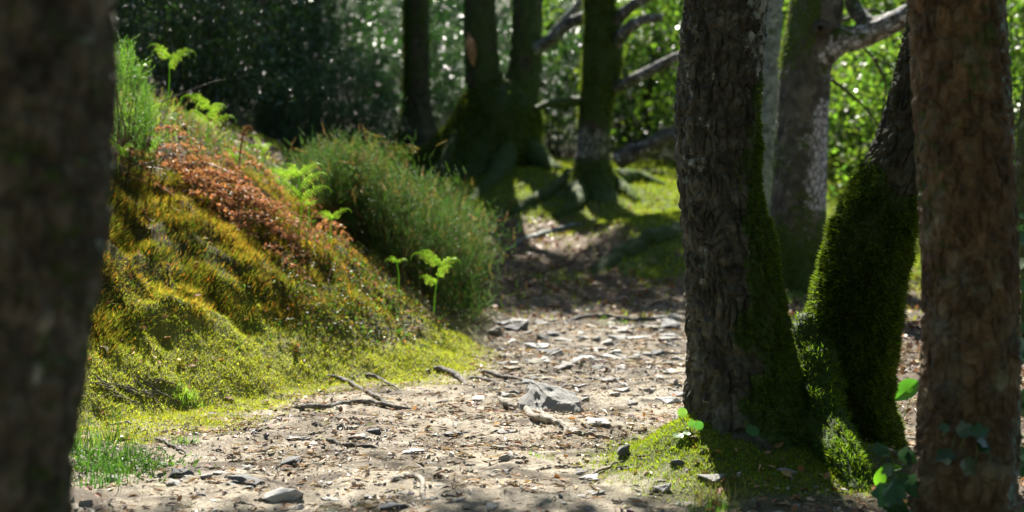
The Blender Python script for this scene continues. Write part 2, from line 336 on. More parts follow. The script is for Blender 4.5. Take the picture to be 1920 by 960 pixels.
# ------------------------------------------------------------------ shadow design: where sunlight reaches the ground
cot = 1/math.tan(SUN_EL); txy = np.array([-math.sin(SUN_AZ), -math.cos(SUN_AZ)])*cot
def keep(P, rnd=True):
    """chance that foliage survives at P, from the ground spot its shadow falls on"""
    Z = P[:, 2]; g = .3
    for _ in range(3):
        x = P[:, 0]+txy[0]*(Z-g); y = P[:, 1]+txy[1]*(Z-g); g = height(x, y, False)
    lit = sst(4.08, 4.22, y+.12*fbm(x*3, y*3, 1.1, 2))*(1-sst(8.9, 9.4, y+.4*fbm(x*1.5, y*1.5, 6.1, 2)))*sst(-4.5, -3.5, x)*(1-sst(2.6, 3.4, x))
    lit = np.maximum(lit, (x < -.25)*(x > -4)*sst(3.9, 4.2, y)*(1-sst(10.3, 11.2, y)))
    dap = sst(.02, .16, fbm(x*.75+3.1, y*.75, 8.3, 2)+np.interp(x, [-4, -1, 1, 3, 8], [-.40, -.22, .03, .22, .3])+.45*sst(15, 16.5, y)*sst(-3.8, -2.6, x))
    dap = np.clip(dap+.75*sst(11.0, 11.6, y)*(1-sst(16.5, 17.5, y))*sst(-.5, .1, x)*sst(-.28, .05, fbm(x*1.3, y*1.3, 5.5, 2)), 0, 1)
    for bx, by, br in ((.35, 11.9, .95), (.95, 12.6, .8), (1.35, 13.0, .65), (.5, 15.4, .55), (.15, 14.4, .4), (-.95, 14.1, .4), (1.9, 11.5, .7), (2.2, 10.0, .7), (3.2, 8.5, 1.5), (-1.9, 17.3, .5), (2.5, 15, 1.2), (3.6, 12, 1.5)):
        dap = np.maximum(dap, 1-sst(.6, 1.1, np.hypot(x-bx, (y-by)*.8)/br+.2*fbm(x*2, y*2, .4, 2)))
    dap = dap*sst(9.0, 11.6, y+sst(.0, 1.5, x-1.2)*3)
    L = np.maximum(lit, dap*(y > 8.9))
    return (R.random(len(P)) > L) & (R.random(len(P)) > .03)

# ------------------------------------------------------------------ trees
def moss_fuzz(V, nrmv, wt, n, ln, cols, droop=.5):
    pr = wt/wt.sum(); idx = R.choice(len(V), n, p=pr)
    pos = V[idx]+R.normal(0, .003, (n, 3)); ax = nrmv[idx]+R.normal(0, .55, (n, 3)); ax[:, 2] -= droop*R.random(n)
    L = ln*(.4+R.random(n))*(1+.7*fbm(pos[:, 0]*14, pos[:, 1]*14, pos[:, 2]*9, 2)); Mx = scl(frames(ax), L*.16+.0012, L, L)
    s = Soup(); c = jit(mixc(cols[0], cols[1], R.random(n)**1.5), .22)
    s.inst(*BLADE, pos-nrmv[idx]*.003, Mx, c); return s
def grown(V, shape, path):
    ns = shape; P = np.asarray(path); i = np.repeat(np.arange(len(P)), ns); return nrm(V-P[i])
def trunk_from_edges(edges, Y, lean=0, ztop=7.0, zb=-.25):
    e = np.array(edges, float); cx = ((e[:, 1]+e[:, 2])/2-960)/F*Y; r = (e[:, 2]-e[:, 1])/2/F*Y; z = HC-(e[:, 0]-HY)/F*Y
    o = np.argsort(z); z, cx, r = z[o], cx[o], r[o]
    yy = np.full(len(z), Y)
    dz = z[-1]-z[-3]; sl_ = (cx[-1]-cx[-3])/dz; sl_ = float(np.clip(sl_, -.25, .25))
    if ztop > z[-1]+.3:
        zz = np.linspace(z[-1]+.6, ztop, 4)
        cx = np.concatenate([cx, cx[-1]+sl_*(zz-z[-1])*np.array([1, .9, .7, .6])]); yy = np.concatenate([yy, yy[-1]+lean*(zz-z[-1])]); r = np.concatenate([r, r[-1]*np.linspace(.92, .4, 4)]); z = np.concatenate([z, zz])
    return np.stack([cx, yy, z], 1), r
def bark_disp(amp, seed, flare=0., zb=0., hf=.25, lob=5, ph=0., lump=.06, fy=24):
    def f(TH, S, RR, bc, path):
        x, y, s = bc[..., 0], bc[..., 1], bc[..., 2]
        wx = .02*vn(x*14, y*14, s*8+seed); 
        a = np.abs(vn((x+wx)*40+seed, (y+wx)*40, s*17)); b = np.abs(vn((x+wx)*30, (y-wx)*30+seed, (s+wx)*42+7))
        ridge = np.minimum(sst(0, .32, a), .22+.78*sst(0, .25, b))
        out = amp*(ridge-1)+amp*.4*fbm(x*90, y*90, s*60+seed, 2)+lump*RR*fbm(x*5+seed, y*5, s*2.2, 3)
        z = path[:, 2][:, None]-zb
        out = out+RR*flare*np.exp(-np.clip(z, -.1, 9)/hf)*(.45+.55*np.cos(TH*lob+ph+.8*np.sin(TH*2+ph)))
        return out
    return f
def crown(root, base, ctr, rad, nleaf, mt, cols, size, seed, limbs=7, barkm=None, filt=True, off=(0, 0, 0), trunktop=None):
    rg = np.random.default_rng(seed); ctr = np.array(ctr, float); rad = np.array(rad, float)
    nc = max(12, nleaf//90); cc = nrm(rg.normal(size=(nc, 3)))*(rg.random((nc, 1))**.45); cc = ctr+cc*rad
    k = rg.integers(0, nc, nleaf); sp = np.array([.42, .42, .30])*min(1, rad.mean()/1.6)
    pos = cc[k]+rg.normal(size=(nleaf, 3))*sp
    if filt: pos = pos[keep(pos)]
    n = len(pos)
    if n:
        ax = rg.normal(size=(n, 3)); ax[:, 2] -= .25; L = size*(.6+.7*rg.random(n))
        up = rg.normal(size=(n, 3))*.6+np.array([0, 0, 1.0])
        Mx = scl(frames(ax, up), L, L, L)
        s = Soup(); s.inst(*LEAF2, pos, Mx, jit(mixc(cols[0], cols[1], rg.random(n)), .2)); s.build("crown", mt, root, off)
    if limbs:
        tt = np.array(trunktop)
        for j in range(limbs):
            tgt = cc[rg.integers(0, nc)]; mid = tt*.5+tgt*.5+rg.normal(size=3)*.2+np.array([0, 0, .15])
            pth = curve([tt, mid, tgt], 14); rr = np.linspace(.055, .012, 14)
            V, Q, bc, *_ = tube(pth, rr, 7); 
            link("limb", mesh("limb", V-np.array(off), [Q], bc=bc, mk=np.tile([.2, .3, 0], (len(V), 1))), barkm, root)
def hero(label, edges, Y, mt, mossf, lichf, seed, amp=.008, flare=.25, ns=320, dz=.006, ztop=5.5, lean=0., nm=0, mcol=((.05, .075, .01), (.17, .23, .03)), mlen=.014, hf=.2, lob=5, ph=0., ctr=None, rad=(1.5, 1.5, 1.2), leaves=5000, vis=None, lump=.07, group=None, name="tree"):
    pts, r = trunk_from_edges(edges, Y, lean, ztop); zb = gz(pts[0, 0], Y)
    L = pts[-1, 2]-pts[0, 2]
    ztv = min(HC+HY/F*Y+.1, pts[-1, 2])
    # dense rings where seen, coarse above
    u = np.linspace(0, 1, 400); cc_ = curve(np.column_stack([pts, r]), 400); cc_ = cc_[np.argsort(cc_[:, 2])]
    zz = np.concatenate([np.arange(pts[0, 2], ztv, dz), np.arange(ztv, pts[-1, 2], .06)])
    pth = np.stack([np.interp(zz, cc_[:, 2], cc_[:, 0]), np.interp(zz, cc_[:, 2], cc_[:, 1]), zz], 1); rr = np.interp(zz, cc_[:, 2], cc_[:, 3])
    k = 9; pad = lambda a: np.convolve(np.pad(a, k//2, mode='edge'), np.ones(k)/k, 'valid')
    for c_ in (0, 1): pth[:, c_] = pad(pth[:, c_])
    rr = pad(rr)
    V, Q, bc, TH, S = tube(pth, rr, ns, bark_disp(amp, seed, flare, zb, hf, lob, ph, lump))
    out = grown(V, ns, pth)
    n_ = fbm(bc[:, 0]*7+seed, bc[:, 1]*7, bc[:, 2]*4, 3)
    z = V[:, 2]-zb
    side = out[:, 0]; front = -out[:, 1]
    mo = np.clip(mossf(side, front, z, n_), 0, 1); li = np.clip(lichf(side, front, z, n_), 0, 1)
    V = V+out*(mo*(.001+.014*fbm(bc[:, 0]*16, bc[:, 1]*16, bc[:, 2]*9+seed, 3)))[:, None]
    base = np.array([pts[0, 0], Y, zb])
    root = empty(name, base); tag(root, label, "tree", group)
    link("trunk", mesh("trunk", V-base, [Q], bc=bc, mk=np.stack([mo, li, 0*mo], 1)), mt, root)
    if nm:
        wt = np.where(mo > .3, mo**2, 0)*(z > -.03)*(z < ztv-zb+.1)*(front > -.75)
        s = moss_fuzz(V, out, wt, nm, mlen, mcol); s.build("moss", M_moss, root, base)
    if ctr is not None: crown(root, base, ctr, rad, leaves, M_leaf, ((.03, .06, .012), (.06, .11, .02)), .085, seed, 6, mt, True, base, (pth[-1, 0], pth[-1, 1], pth[-1, 2]-.1))
    return root, base
Z0 = lambda s, f, z, n: 0*z
def branch(root, base, pts, r0, r1, mt, ns=20, mo=.3, li=.4, name="branch", seed=1, n=40, lump=.25, nm=0):
    pth = curve(pts, n); rr = np.linspace(r0, r1, n)
    V, Q, bc, TH, S = tube(pth, rr, ns, lambda TH, S, RR, b, p: lump*RR*fbm(b[..., 0]*25+seed, b[..., 1]*25, b[..., 2]*12, 3), ref=(0, 0, 1))
    m_ = np.clip(mo+.6*fbm(bc[:, 0]*9, bc[:, 1]*9, bc[:, 2]*5+seed, 2), 0, 1)
    if nm and root is not None:
        out_ = grown(V, ns, pth); moss_fuzz(V, out_, (out_[:, 2]+.6).clip(0)*(m_ > .4)+1e-6, nm, .018, ((.05, .09, .01), (.16, .26, .03))).build("moss", M_moss, root, base)
    # closed ends
    c0, c1 = pth[0], pth[-1]; k = len(V); V = np.vstack([V, c0, c1]); 
    T = [(k, (j+1) % ns, j) for j in range(ns)]+[(k+1, k-ns+j, k-ns+(j+1) % ns) for j in range(ns)]
    bc = np.vstack([bc, [0, 0, 0], [0, 0, 1]]); m_ = np.append(m_, [mo, mo])
    return link(name, mesh(name, V-np.asarray(base), [Q, np.array(T)], bc=bc, mk=np.stack([m_, np.full(len(V), li), 0*m_], 1)), mt, root)

# left foreground trunk (out of focus)
hero("dark thick tree trunk very close at the left edge, blurred, with pale lichen flecks", [(-150, -215, 210), (0, -220, 206), (200, -222, 206), (400, -228, 192), (600, -240, 163), (800, -250, 140), (960, -262, 128), (1300, -285, 108), (1600, -310, 90)], 2.2, M_barkF,
     lambda s, f, z, n: .22+.3*n, lambda s, f, z, n: .1+.35*sst(.3, .9, s)+.4*n, 3, amp=.015, flare=.05, ns=260, dz=.008, ztop=5, ctr=(-2.2, -.2, 4.6), rad=(3.4, 3.2, 1.4), leaves=26000)  # crown spread out above the viewpoint to dim the ambient sky light
# centre trunk
def m2(s, f, z, n): return sst(-.1, .6, s+1.1*n-np.interp(z, [0, .2, .6, 1.0, 1.3], [-.55, -.2, .12, .4, .7]))*(1-sst(1.08, 1.2, z+.15*n))*sst(-.5, .2, s+f)
hero("upright oak in the middle right, cracked dark bark, green moss down its right side", [(-40, 1283, 1440), (0, 1282, 1440), (120, 1273, 1432), (230, 1265, 1424), (320, 1266, 1424), (390, 1269, 1432), (460, 1276, 1450), (520, 1280, 1462), (600, 1284, 1474), (680, 1287, 1488), (760, 1284, 1505), (830, 1270, 1535), (900, 1262, 1555)],
     4.74, M_barkA, m2, lambda s, f, z, n: .28+.75*sst(.15, .7, s)*sst(1.0, 1.25, z)+.25*n+.2*sst(.3, .8, -s)*sst(.5, .9, z), 21, amp=.015, flare=.16, ns=360, dz=.005, nm=52000, mcol=((.04, .07, .006), (.15, .22, .025)), ctr=(.2, 8.4, 5.4), rad=(3.3, 1.9, 1.1), leaves=19000, hf=.13, lob=4, ph=1.0)
# leaning trunk
def m3(s, f, z, n): return sst(-.25, .25, .75-1.35*sst(.72, 1.12, z)-.35*s*sst(.4, .9, z)+.9*n+.0-.25*sst(.4, .8, s)-.55*sst(.5, .9, -s)*(1-sst(.28, .45, z+.3*n)))
rt3, b3 = hero("mossy tree trunk leaning to the right between two upright trunks", [(-60, 1715, 1815), (40, 1700, 1800), (140, 1678, 1782), (250, 1648, 1758), (370, 1592, 1734), (440, 1560, 1718), (520, 1534, 1702), (600, 1514, 1686), (660, 1504, 1675), (740, 1506, 1672), (810, 1508, 1685), (880, 1518, 1700)],
     4.92, M_barkD, m3, lambda s, f, z, n: .2+.35*n, 35, amp=.014, flare=.04, ns=340, dz=.005, nm=85000, mlen=.019, lean=.05, ctr=(2.2, 5.2, 5.8), rad=(1.6, 1.4, 1.1), leaves=7000, hf=.15, lob=5, mcol=((.028, .05, .005), (.15, .22, .025)))
branch(rt3, b3, [Pp(1540, 620, 4.92), Pp(1522, 720, 4.78), Pp(1545, 800, 4.64), Pp(1590, 875, 4.45), Pp(1640, 970, 4.25)], .11, .045, M_barkD, 40, .9, .1, name="root", seed=41, n=60, lump=.4, nm=9000)
# right trunk
hero("straight reddish brown trunk with pale green lichen patches at the right edge", [(-40, 1702, 1882), (0, 1704, 1884), (200, 1714, 1894), (400, 1725, 1903), (560, 1731, 1908), (750, 1726, 1910), (960, 1710, 1903), (1080, 1695, 1912), (1200, 1680, 1925)], 3.75, M_barkB,
     lambda s, f, z, n: .12+.35*n, lambda s, f, z, n: .2+1.5*sst(.45, .8, s)*sst(.15, .5, np.sin(z*6.0+.6)+.7*n), 47, amp=.009, flare=.1, ns=340, dz=.005, ctr=(2.2, .2, 4.6), rad=(3.4, 3.2, 1.4), leaves=26000, lump=.04)  # crown enlarged out of view to keep sky light off the trunks
# lichened tree behind
rt5, b5 = hero("grey tree with white lichen patches and a thick branch forking right, behind the leaning trunk", [(-60, 1492, 1585), (0, 1482, 1582), (60, 1474, 1576), (110, 1466, 1560), (200, 1458, 1556), (350, 1447, 1549), (460, 1443, 1545), (540, 1436, 1550), (580, 1425, 1560)], 10.0, M_barkC,
     lambda s, f, z, n: .25+.9*(1-sst(.25, .5, z+.3*n))+.35*sst(1.45, 1.7, z)*(s < 0)+.4*n, lambda s, f, z, n: .25+1.6*sst(-.1, .6, s)*sst(.4, .7, z)*(1-sst(1.1, 1.4, z))+.35*n, 51, amp=.008, ns=140, dz=.015, nm=9000, mlen=.02, ctr=(2.5, 11, 5.6), rad=(2.2, 1.8, 1.4), leaves=8000)
branch(rt5, b5, [Pp(1530, 110, 9.95), Pp(1572, 78, 9.9), Pp(1620, 66, 9.8), Pp(1700, 28, 9.6), Pp(1800, -40, 9.4), Pp(1900, -140, 9.2)], .105, .05, M_barkC, 40, .05, .75)
branch(rt5, b5, [Pp(1640, 55, 9.75), Pp(1600, 10, 9.9), Pp(1590, -60, 10.0)], .06, .035, M_barkC, 20, .1, .5)
V, Q, bc, *_ = tube(curve([Pp(1538, 52, 9.82), Pp(1538, 52, 9.79), Pp(1538, 52, 9.76)], 5), np.array([.06, .052, .045, .035, .02]), 18, ref=(0, 0, 1))
link("knot", mesh("knot", V-b5, [Q], bc=bc, mk=np.zeros((len(V), 3))), M_barkA, rt5)
for q in ([(1600, 66), (1640, 110), (1690, 135), (1730, 190)], [(1560, 150), (1610, 190), (1650, 240), (1672, 300)], [(1575, 40), (1640, 20), (1700, 60), (1760, 50)], [(1640, 110), (1660, 160), (1655, 220)]):
    branch(rt5, b5, [Pp(a, b, 10.0+.25*j) for j, (a, b) in enumerate(q)], .012, .004, M_barkD, 8, .1, .3, seed=44)
# pale slim trunk
hero("slim pale grey-green trunk seen just right of the centre oak", [(-60, 1432, 1470), (0, 1430, 1468), (150, 1427, 1463), (300, 1424, 1458), (420, 1422, 1457), (520, 1420, 1460)], 12.5, M_barkE, lambda s, f, z, n: .2+.5*n, lambda s, f, z, n: .6+.5*n, 61, amp=.004, ns=60, dz=.03, ctr=(2.6, 13, 5.8), rad=(1.4, 1.4, 1.2), leaves=4000)
# mossy tree with side branches
def m7(s, f, z, n): return .35+.75*sst(.5, .8, z+.2*n)+1.0*(1-sst(.12, .3, z+.25*n))+.5*n-.25*sst(.25, .35, z)*(1-sst(.5, .7, z))
rt7, b7 = hero("upright mossy tree with broken side branches and a pale bare patch low on its trunk", [(-60, 1093, 1150), (0, 1094, 1152), (50, 1095, 1160), (95, 1093, 1166), (150, 1090, 1160), (200, 1086, 1147), (290, 1079, 1142), (330, 1072, 1152), (360, 1060, 1165), (400, 1040, 1180)], 13.6, M_barkD, m7, lambda s, f, z, n: .25+.9*sst(.2, .35, z)*(1-sst(.5, .75, z))+.4*n, 71,
     amp=.008, ns=120, dz=.02, nm=16000, mlen=.03, flare=.3, hf=.15, ctr=(.9, 15, 5.4), rad=(2.4, 2, 1.3), leaves=9000)
branch(rt7, b7, [Pp(1145, 165, 13.6), Pp(1175, 155, 13.4), Pp(1225, 130, 13.2), Pp(1275, 105, 13.0), Pp(1340, 95, 12.9), Pp(1420, 60, 12.8)], .065, .03, M_barkC, 18, .0, .5, seed=2)
branch(rt7, b7, [Pp(1150, 95, 13.6), Pp(1170, 62, 13.4), Pp(1205, 38, 13.3), Pp(1240, 33, 13.2)], .07, .035, M_barkC, 18, .1, .5, seed=3)
branch(rt7, b7, [Pp(1140, 60, 13.6), Pp(1165, 28, 13.5), Pp(1210, -5, 13.4), Pp(1270, -40, 13.3)], .07, .035, M_barkC, 18, .2, .4, seed=4)
branch(rt7, b7, [Pp(1095, 188, 13.6), Pp(1060, 192, 13.4), Pp(1025, 196, 13.3), Pp(1003, 205, 13.2)], .05, .03, M_barkD, 18, .8, .1, seed=5)
branch(rt7, b7, [Pp(1100, 30, 13.7), Pp(1065, 45, 13.9), Pp(1040, 70, 14.1), Pp(1018, 85, 14.3)], .06, .04, M_barkC, 18, .1, .5, seed=6)
for i, rp in enumerate(([(1075, 345), (1050, 358), (1020, 372), (985, 388), (960, 402)], [(1140, 350), (1170, 362), (1195, 380)], [(1090, 360), (1075, 390), (1040, 410)], [(1150, 345), (1195, 338), (1245, 350)])):
    P_ = [G(*q) for q in rp]; branch(rt7, b7, [np.array([p[0], p[1], p[2]-.02+.05*(1-j/len(P_))]) for j, p in enumerate(P_)], .12, .04, M_barkD, 18, .95, .1, name="root", seed=10+i, nm=1500)
# fallen leaning log right of that tree
p0, p1 = Pp(1158, 300, 12.9), Pp(1330, 232, 12.6)
lg = branch(None, (0, 0, 0), [p0, Pp(1205, 280, 12.8), Pp(1250, 258, 12.7), p1, Pp(1450, 175, 12.5)], .085, .06, M_barkC, 22, .05, .35, name="fallen_branch", seed=8); tag(lg, "grey bare fallen branch propped up at a slant right of the mossy tree's foot", "branch")
# big forked tree
def m8(s, f, z, n): return .55+.35*(1-sst(.3, .8, z))+.4*sst(.3, .8, -s)+.5*n
rt8, b8 = hero("massive forked tree with mossy buttress roots and a torn orange scar on its left stem", [(150, 915, 985), (165, 895, 1000), (182, 876, 1012), (200, 866, 1016), (250, 850, 1012), (300, 822, 1005), (345, 800, 995), (380, 790, 990)], 15.2, M_barkD, m8, lambda s, f, z, n: .1+.2*n, 81, amp=.010, ns=160, dz=.02, ztop=2.02, nm=22000, mlen=.04, flare=.22, hf=.3, lob=4, ph=.5)
for k_, (pp, r0, r1) in enumerate((([(928, 290), (912, 190), (902, 100), (899, 0), (893, -100), (880, -300)], .205, .14), ([(958, 290), (976, 190), (986, 100), (990, 0), (998, -100), (1010, -300)], .195, .13))):
    branch(rt8, b8, [Pp(a, b, 15.2) for a, b in pp], r0, r1, M_barkD, 60, .6, .15, name="stem", seed=20+k_, n=90, lump=.2)
V, Q, bc, *_ = tube(curve([Pp(878, 60, 15.02), Pp(884, 95, 14.98), Pp(888, 125, 15.0)], 10), np.array([.004, .02, .04, .05, .05, .045, .04, .03, .02, .004])*1.1, 14)
link("torn_wood", mesh("torn_wood", V-b8, [Q], bc=bc, mk=np.zeros((len(V), 3))), M_scar, rt8)
for i, rp in enumerate(([Pp(935, 190, 15.25), Pp(868, 258, 14.95), Pp(825, 300, 14.6), Pp(797, 308, 14.3), Pp(770, 330, 14.0)], [Pp(938, 190, 15.2), Pp(945, 280, 14.75), Pp(930, 325, 14.3), Pp(905, 350, 13.9), Pp(882, 368, 13.6)], [Pp(960, 230, 15.2), Pp(1015, 292, 14.9), Pp(1050, 320, 14.5)])):
    P_ = [np.array([p[0], p[1], p[2]-.06]) if j < 2 else np.array([p[0], p[1], gz(p[0], p[1])-.02]) for j, p in enumerate(rp)]; branch(rt8, b8, P_, .17, .05, M_barkD, 22, .95, .05, name="root", seed=30+i, nm=1500)
branch(rt8, b8, [Pp(1005, 92, 15.1), Pp(1030, 78, 15.0), Pp(1060, 40, 14.9), Pp(1095, 0, 14.8)], .08, .05, M_barkE, 20, .1, .4, seed=33)
crown(rt8, b8, (-.6, 15.5, 5.2), (2.8, 2.3, 1.5), 17000, M_leaf, ((.02, .04, .01), (.05, .09, .02)), .09, 83, 7, M_barkD, True, b8, Pp(890, -250, 15.2))
# third dark tree
rt9, b9 = hero("dark straight tree left of the massive forked tree, moss on its left foot", [(-60, 760, 803), (0, 758, 804), (100, 757, 806), (180, 756, 808), (240, 748, 818), (275, 735, 832), (320, 720, 845)], 17, M_barkD, lambda s, f, z, n: .25+.6*sst(.2, .8, -s)+.4*n, lambda s, f, z, n: .1+.2*n, 91, amp=.008, ns=90, dz=.03, nm=5000, mlen=.04, flare=.3, ctr=(-1.5, 17.5, 5.5), rad=(2.3, 2, 1.4), leaves=9000)
hero("thin dark slanting trunk in the gloom above the bank", [(-60, 488, 516), (0, 478, 502), (80, 458, 480), (180, 432, 452), (280, 405, 425)], 14, M_barkA, lambda s, f, z, n: .3+.4*n, Z0, 101, amp=.004, ns=50, dz=.04, ctr=(-2.4, 14.2, 5.0), rad=(2.3, 2, 1.6), leaves=11000)
hero("thin dark upright trunk among the glinting holly leaves", [(-60, 583, 600), (0, 582, 600), (120, 581, 601), (280, 578, 604)], 18, M_barkA, lambda s, f, z, n: .3+.4*n, Z0, 103, amp=.004, ns=40, dz=.05, ctr=(-3, 19, 5.4), rad=(2.3, 2, 1.6), leaves=9000)
hero("dark mossy trunk sliver behind the right edge trunk", [(-60, 1935, 2010), (0, 1928, 2005), (150, 1922, 2000), (230, 1912, 1995), (330, 1905, 1990), (400, 1906, 1995), (520, 1915, 2000), (700, 1925, 2010)], 7.2, M_barkD, lambda s, f, z, n: .6+.4*n, lambda s, f, z, n: .3+.3*n, 107, amp=.008, ns=90, dz=.02, nm=4000, ctr=(3.6, 8.0, 5.4), rad=(1.6, 1.6, 1.2), leaves=5000)

# ------------------------------------------------------------------ understorey shrubs behind (glossy holly left, fresh green right)
def shrub_mesh(seed, n, h, r, cols, size, gloss, nc=90, cs=1.0):
    rg = np.random.default_rng(seed)
    cc = nrm(rg.normal(size=(nc, 3)))*rg.random((nc, 1))**.4*np.array([r, r*.8, h*.52])+np.array([0, 0, h*.44])
    k = rg.integers(0, nc, n); pos = cc[k]+rg.normal(size=(n, 3))*np.array([.2, .2, .14])*cs; kz = pos[:, 2] > 0; pos = pos[kz]; k = k[kz]; n = len(pos)
    ax = rg.normal(size=(n, 3)); up = rg.normal(size=(n, 3))*.5+np.array([0, -.2, .8]); L = size*(.6+.7*rg.random(n))
    cv = np.clip(rg.random(n)*.5+.9*rg.random(nc)[k[:len(pos)]]-.15, 0, 1); s = Soup(); s.inst(*LEAF, pos, scl(frames(ax, up), L*1.15, L, L), jit(mixc(cols[0], cols[1], cv), .25))
    st = Soup()
    for j in range(16):
        tgt = cc[rg.integers(0, nc)]; V, Q, *_ = tube(curve([(rg.normal()*.1, rg.normal()*.1, -.1), tgt*.5+rg.normal(size=3)*.1, tgt], 10), np.linspace(.022, .005, 10), 5); st.add(V, Q, (.05, .04, .03))
    return s, st
hol = shrub_mesh(5, 15000, 3.6, 1.5, ((.018, .045, .018), (.05, .10, .03)), .062, True)
hol2 = shrub_mesh(15, 7500, 3.4, 1.5, ((.015, .05, .022), (.055, .13, .035)), .062, True, 70, .8)
grn = shrub_mesh(6, 4600, 3.2, 1.5, ((.02, .06, .018), (.14, .22, .035)), .095, False)
def shrubs(proto, mt, spots, name, labels, cat, group):
    a = None
    for i, (x, y, sc, rz, dz) in enumerate(spots):
        root = empty(name, (x, y, gz(x, y)+dz), rz); root.scale = (sc, sc, sc); tag(root, labels[i] if i < len(labels) else labels[-1], cat, group)
        if a is None:
            f_ = proto[0].build("foliage", mt, root); s_ = proto[1].build("stems", M_litter, root); a = (f_.data, s_.data)
        else:
            link("foliage", a[0], None, root); link("stems", a[1], None, root)
hs = [(-6.2, 15.0, 1.1, .3, 0), (-4.6, 13.4, .95, 1.3, 0), (-3.4, 15.5, 1.0, 2.1, 0), (-2.9, 12.6, .62, 2.9, 0), (-4.9, 18, 1.1, 4, .3), (-2.6, 18.5, 1.0, .9, 0), (-1.6, 20, .95, 5.1, 0), (-3.6, 21, 1.1, 3.6, .2), (-.6, 19.5, .95, 1.9, 0), (.6, 20.5, 1.0, .2, 0), (-6.5, 20, 1.1, 2.7, .3), (1.9, 21.5, 1.05, 2.2, 0), (-1.2, 23.5, 1.1, 4.4, .2), (-5, 24, 1.2, 5.5, .3)]
hl = ["glossy dark holly bush at the far left behind the near trunk", "dark holly bush in deep shade behind the gorse on the bank", "dark holly bush behind the slanting thin trunk", "low dark holly bush just behind the bank top", "holly bush deep in the shade left of the thin upright trunk", "holly bush with glinting leaves left of the dark straight tree", "holly bush glinting behind the dark straight tree", "holly bush in shade right of the thin upright trunk", "holly bush behind the massive forked tree", "holly bush in the gap right of the massive forked tree", "far dark holly bush at the left edge", "holly bush behind the mossy tree with broken branches", "far holly bush between the dark tree and the forked tree", "farthest holly bush in the dark upper left"]
cen = [i for i, q in enumerate(hs) if q[0] > -3.2 and q[1] > 15]
shrubs(hol, M_holly, [q for i, q in enumerate(hs) if i not in cen], "holly_bush", [q for i, q in enumerate(hl) if i not in cen], "bush", "holly bushes in the shade behind the path")
shrubs(hol2, M_holly, [(hs[i][0], hs[i][1], hs[i][2]*.8, hs[i][3], hs[i][4]) for i in cen]+[(-2.6, 16.6, .62, 1.1, 0), (-1.9, 18.6, .6, 2.2, 0), (-.4, 17.6, .55, 3.3, 0), (.5, 18.0, .5, 4.4, 0), (-3.3, 20, .8, 5.5, 0), (1.2, 19.6, .7, .6, 0), (-1.75, 15.6, .42, .5, 0), (-2.35, 15.0, .40, 1.7, 0)], "holly_bush", [hl[i] for i in cen]+["low glinting holly left of the dark straight tree's foot", "low holly just behind the dark straight tree", "low holly behind the left stem of the forked tree", "low holly behind the right stem of the forked tree", "loose holly sprays deep behind the thin upright trunk", "loose holly between the forked tree and the mossy branched tree", "brightly glinting small holly just left of the dark straight tree", "small holly rising behind the gorse bush's top"], "bush", "holly bushes glinting in the sun")
gs = [(1.6, 18.5, .95, .4, -.1), (3.0, 17.5, .95, 1.5, -.1), (4.3, 16.2, 1.0, 2.6, -.1), (5.2, 19, 1.1, 3.7, 0), (2.3, 22.5, 1.15, 4.8, 0), (4.2, 22.5, 1.1, 5.7, 0), (6.6, 16.0, 1.05, .9, 0), (3.7, 13.4, .62, 2.0, 0), (7, 21, 1.1, 3.0, 0), (4.6, 12.4, .75, 4.0, 0)]
glb = ["fresh green bush behind the centre oak, left side", "fresh green bush behind the white-lichened tree", "sunlit green bush between the white-lichened tree and the leaning trunk", "sunlit green bush deep behind the leaning trunk", "far pale green bush right of the mossy tree", "far pale green bush behind the fork of the lichened tree", "green bush behind the right edge trunk", "low green bush at the foot of the gap left of the leaning trunk", "far green bush at the right edge", "low green bush right behind the red-brown trunk"]
shrubs(grn, M_leaf, gs, "hazel_bush", glb, "bush", "fresh green bushes in the sun behind the trunks")
for i, (x_, y_) in enumerate([(-6, -3), (-3, -6), (.5, -7.5), (3.8, -6), (6.5, -2.5), (-7, 2), (7.5, 3.0)]):  # unseen trees added round the viewpoint to hold back sky light
    root = empty("tree", (x_, y_, gz(x_, y_))); b_ = np.array([x_, y_, gz(x_, y_)]); tag(root, "unseen leafy tree added beside or behind the viewpoint to cut sky light", "tree", "unseen trees added to cut sky light")
    pth = curve([(0, 0, -.2), (.1, 0, 2), (0, .2, 5)], 16); V, Q, bc, *_ = tube(pth, np.linspace(.2, .09, 16), 14); link("trunk", mesh("trunk", V, [Q], bc=bc, mk=np.tile([.4, .3, 0], (len(V), 1))), M_barkD, root)
    crown(root, b_, (x_, y_, b_[2]+3.6), (2.5, 2.2, 2.6), 9000, M_leaf, ((.03, .055, .01), (.06, .11, .02)), .15, 500+i, 0, None, True, b_)
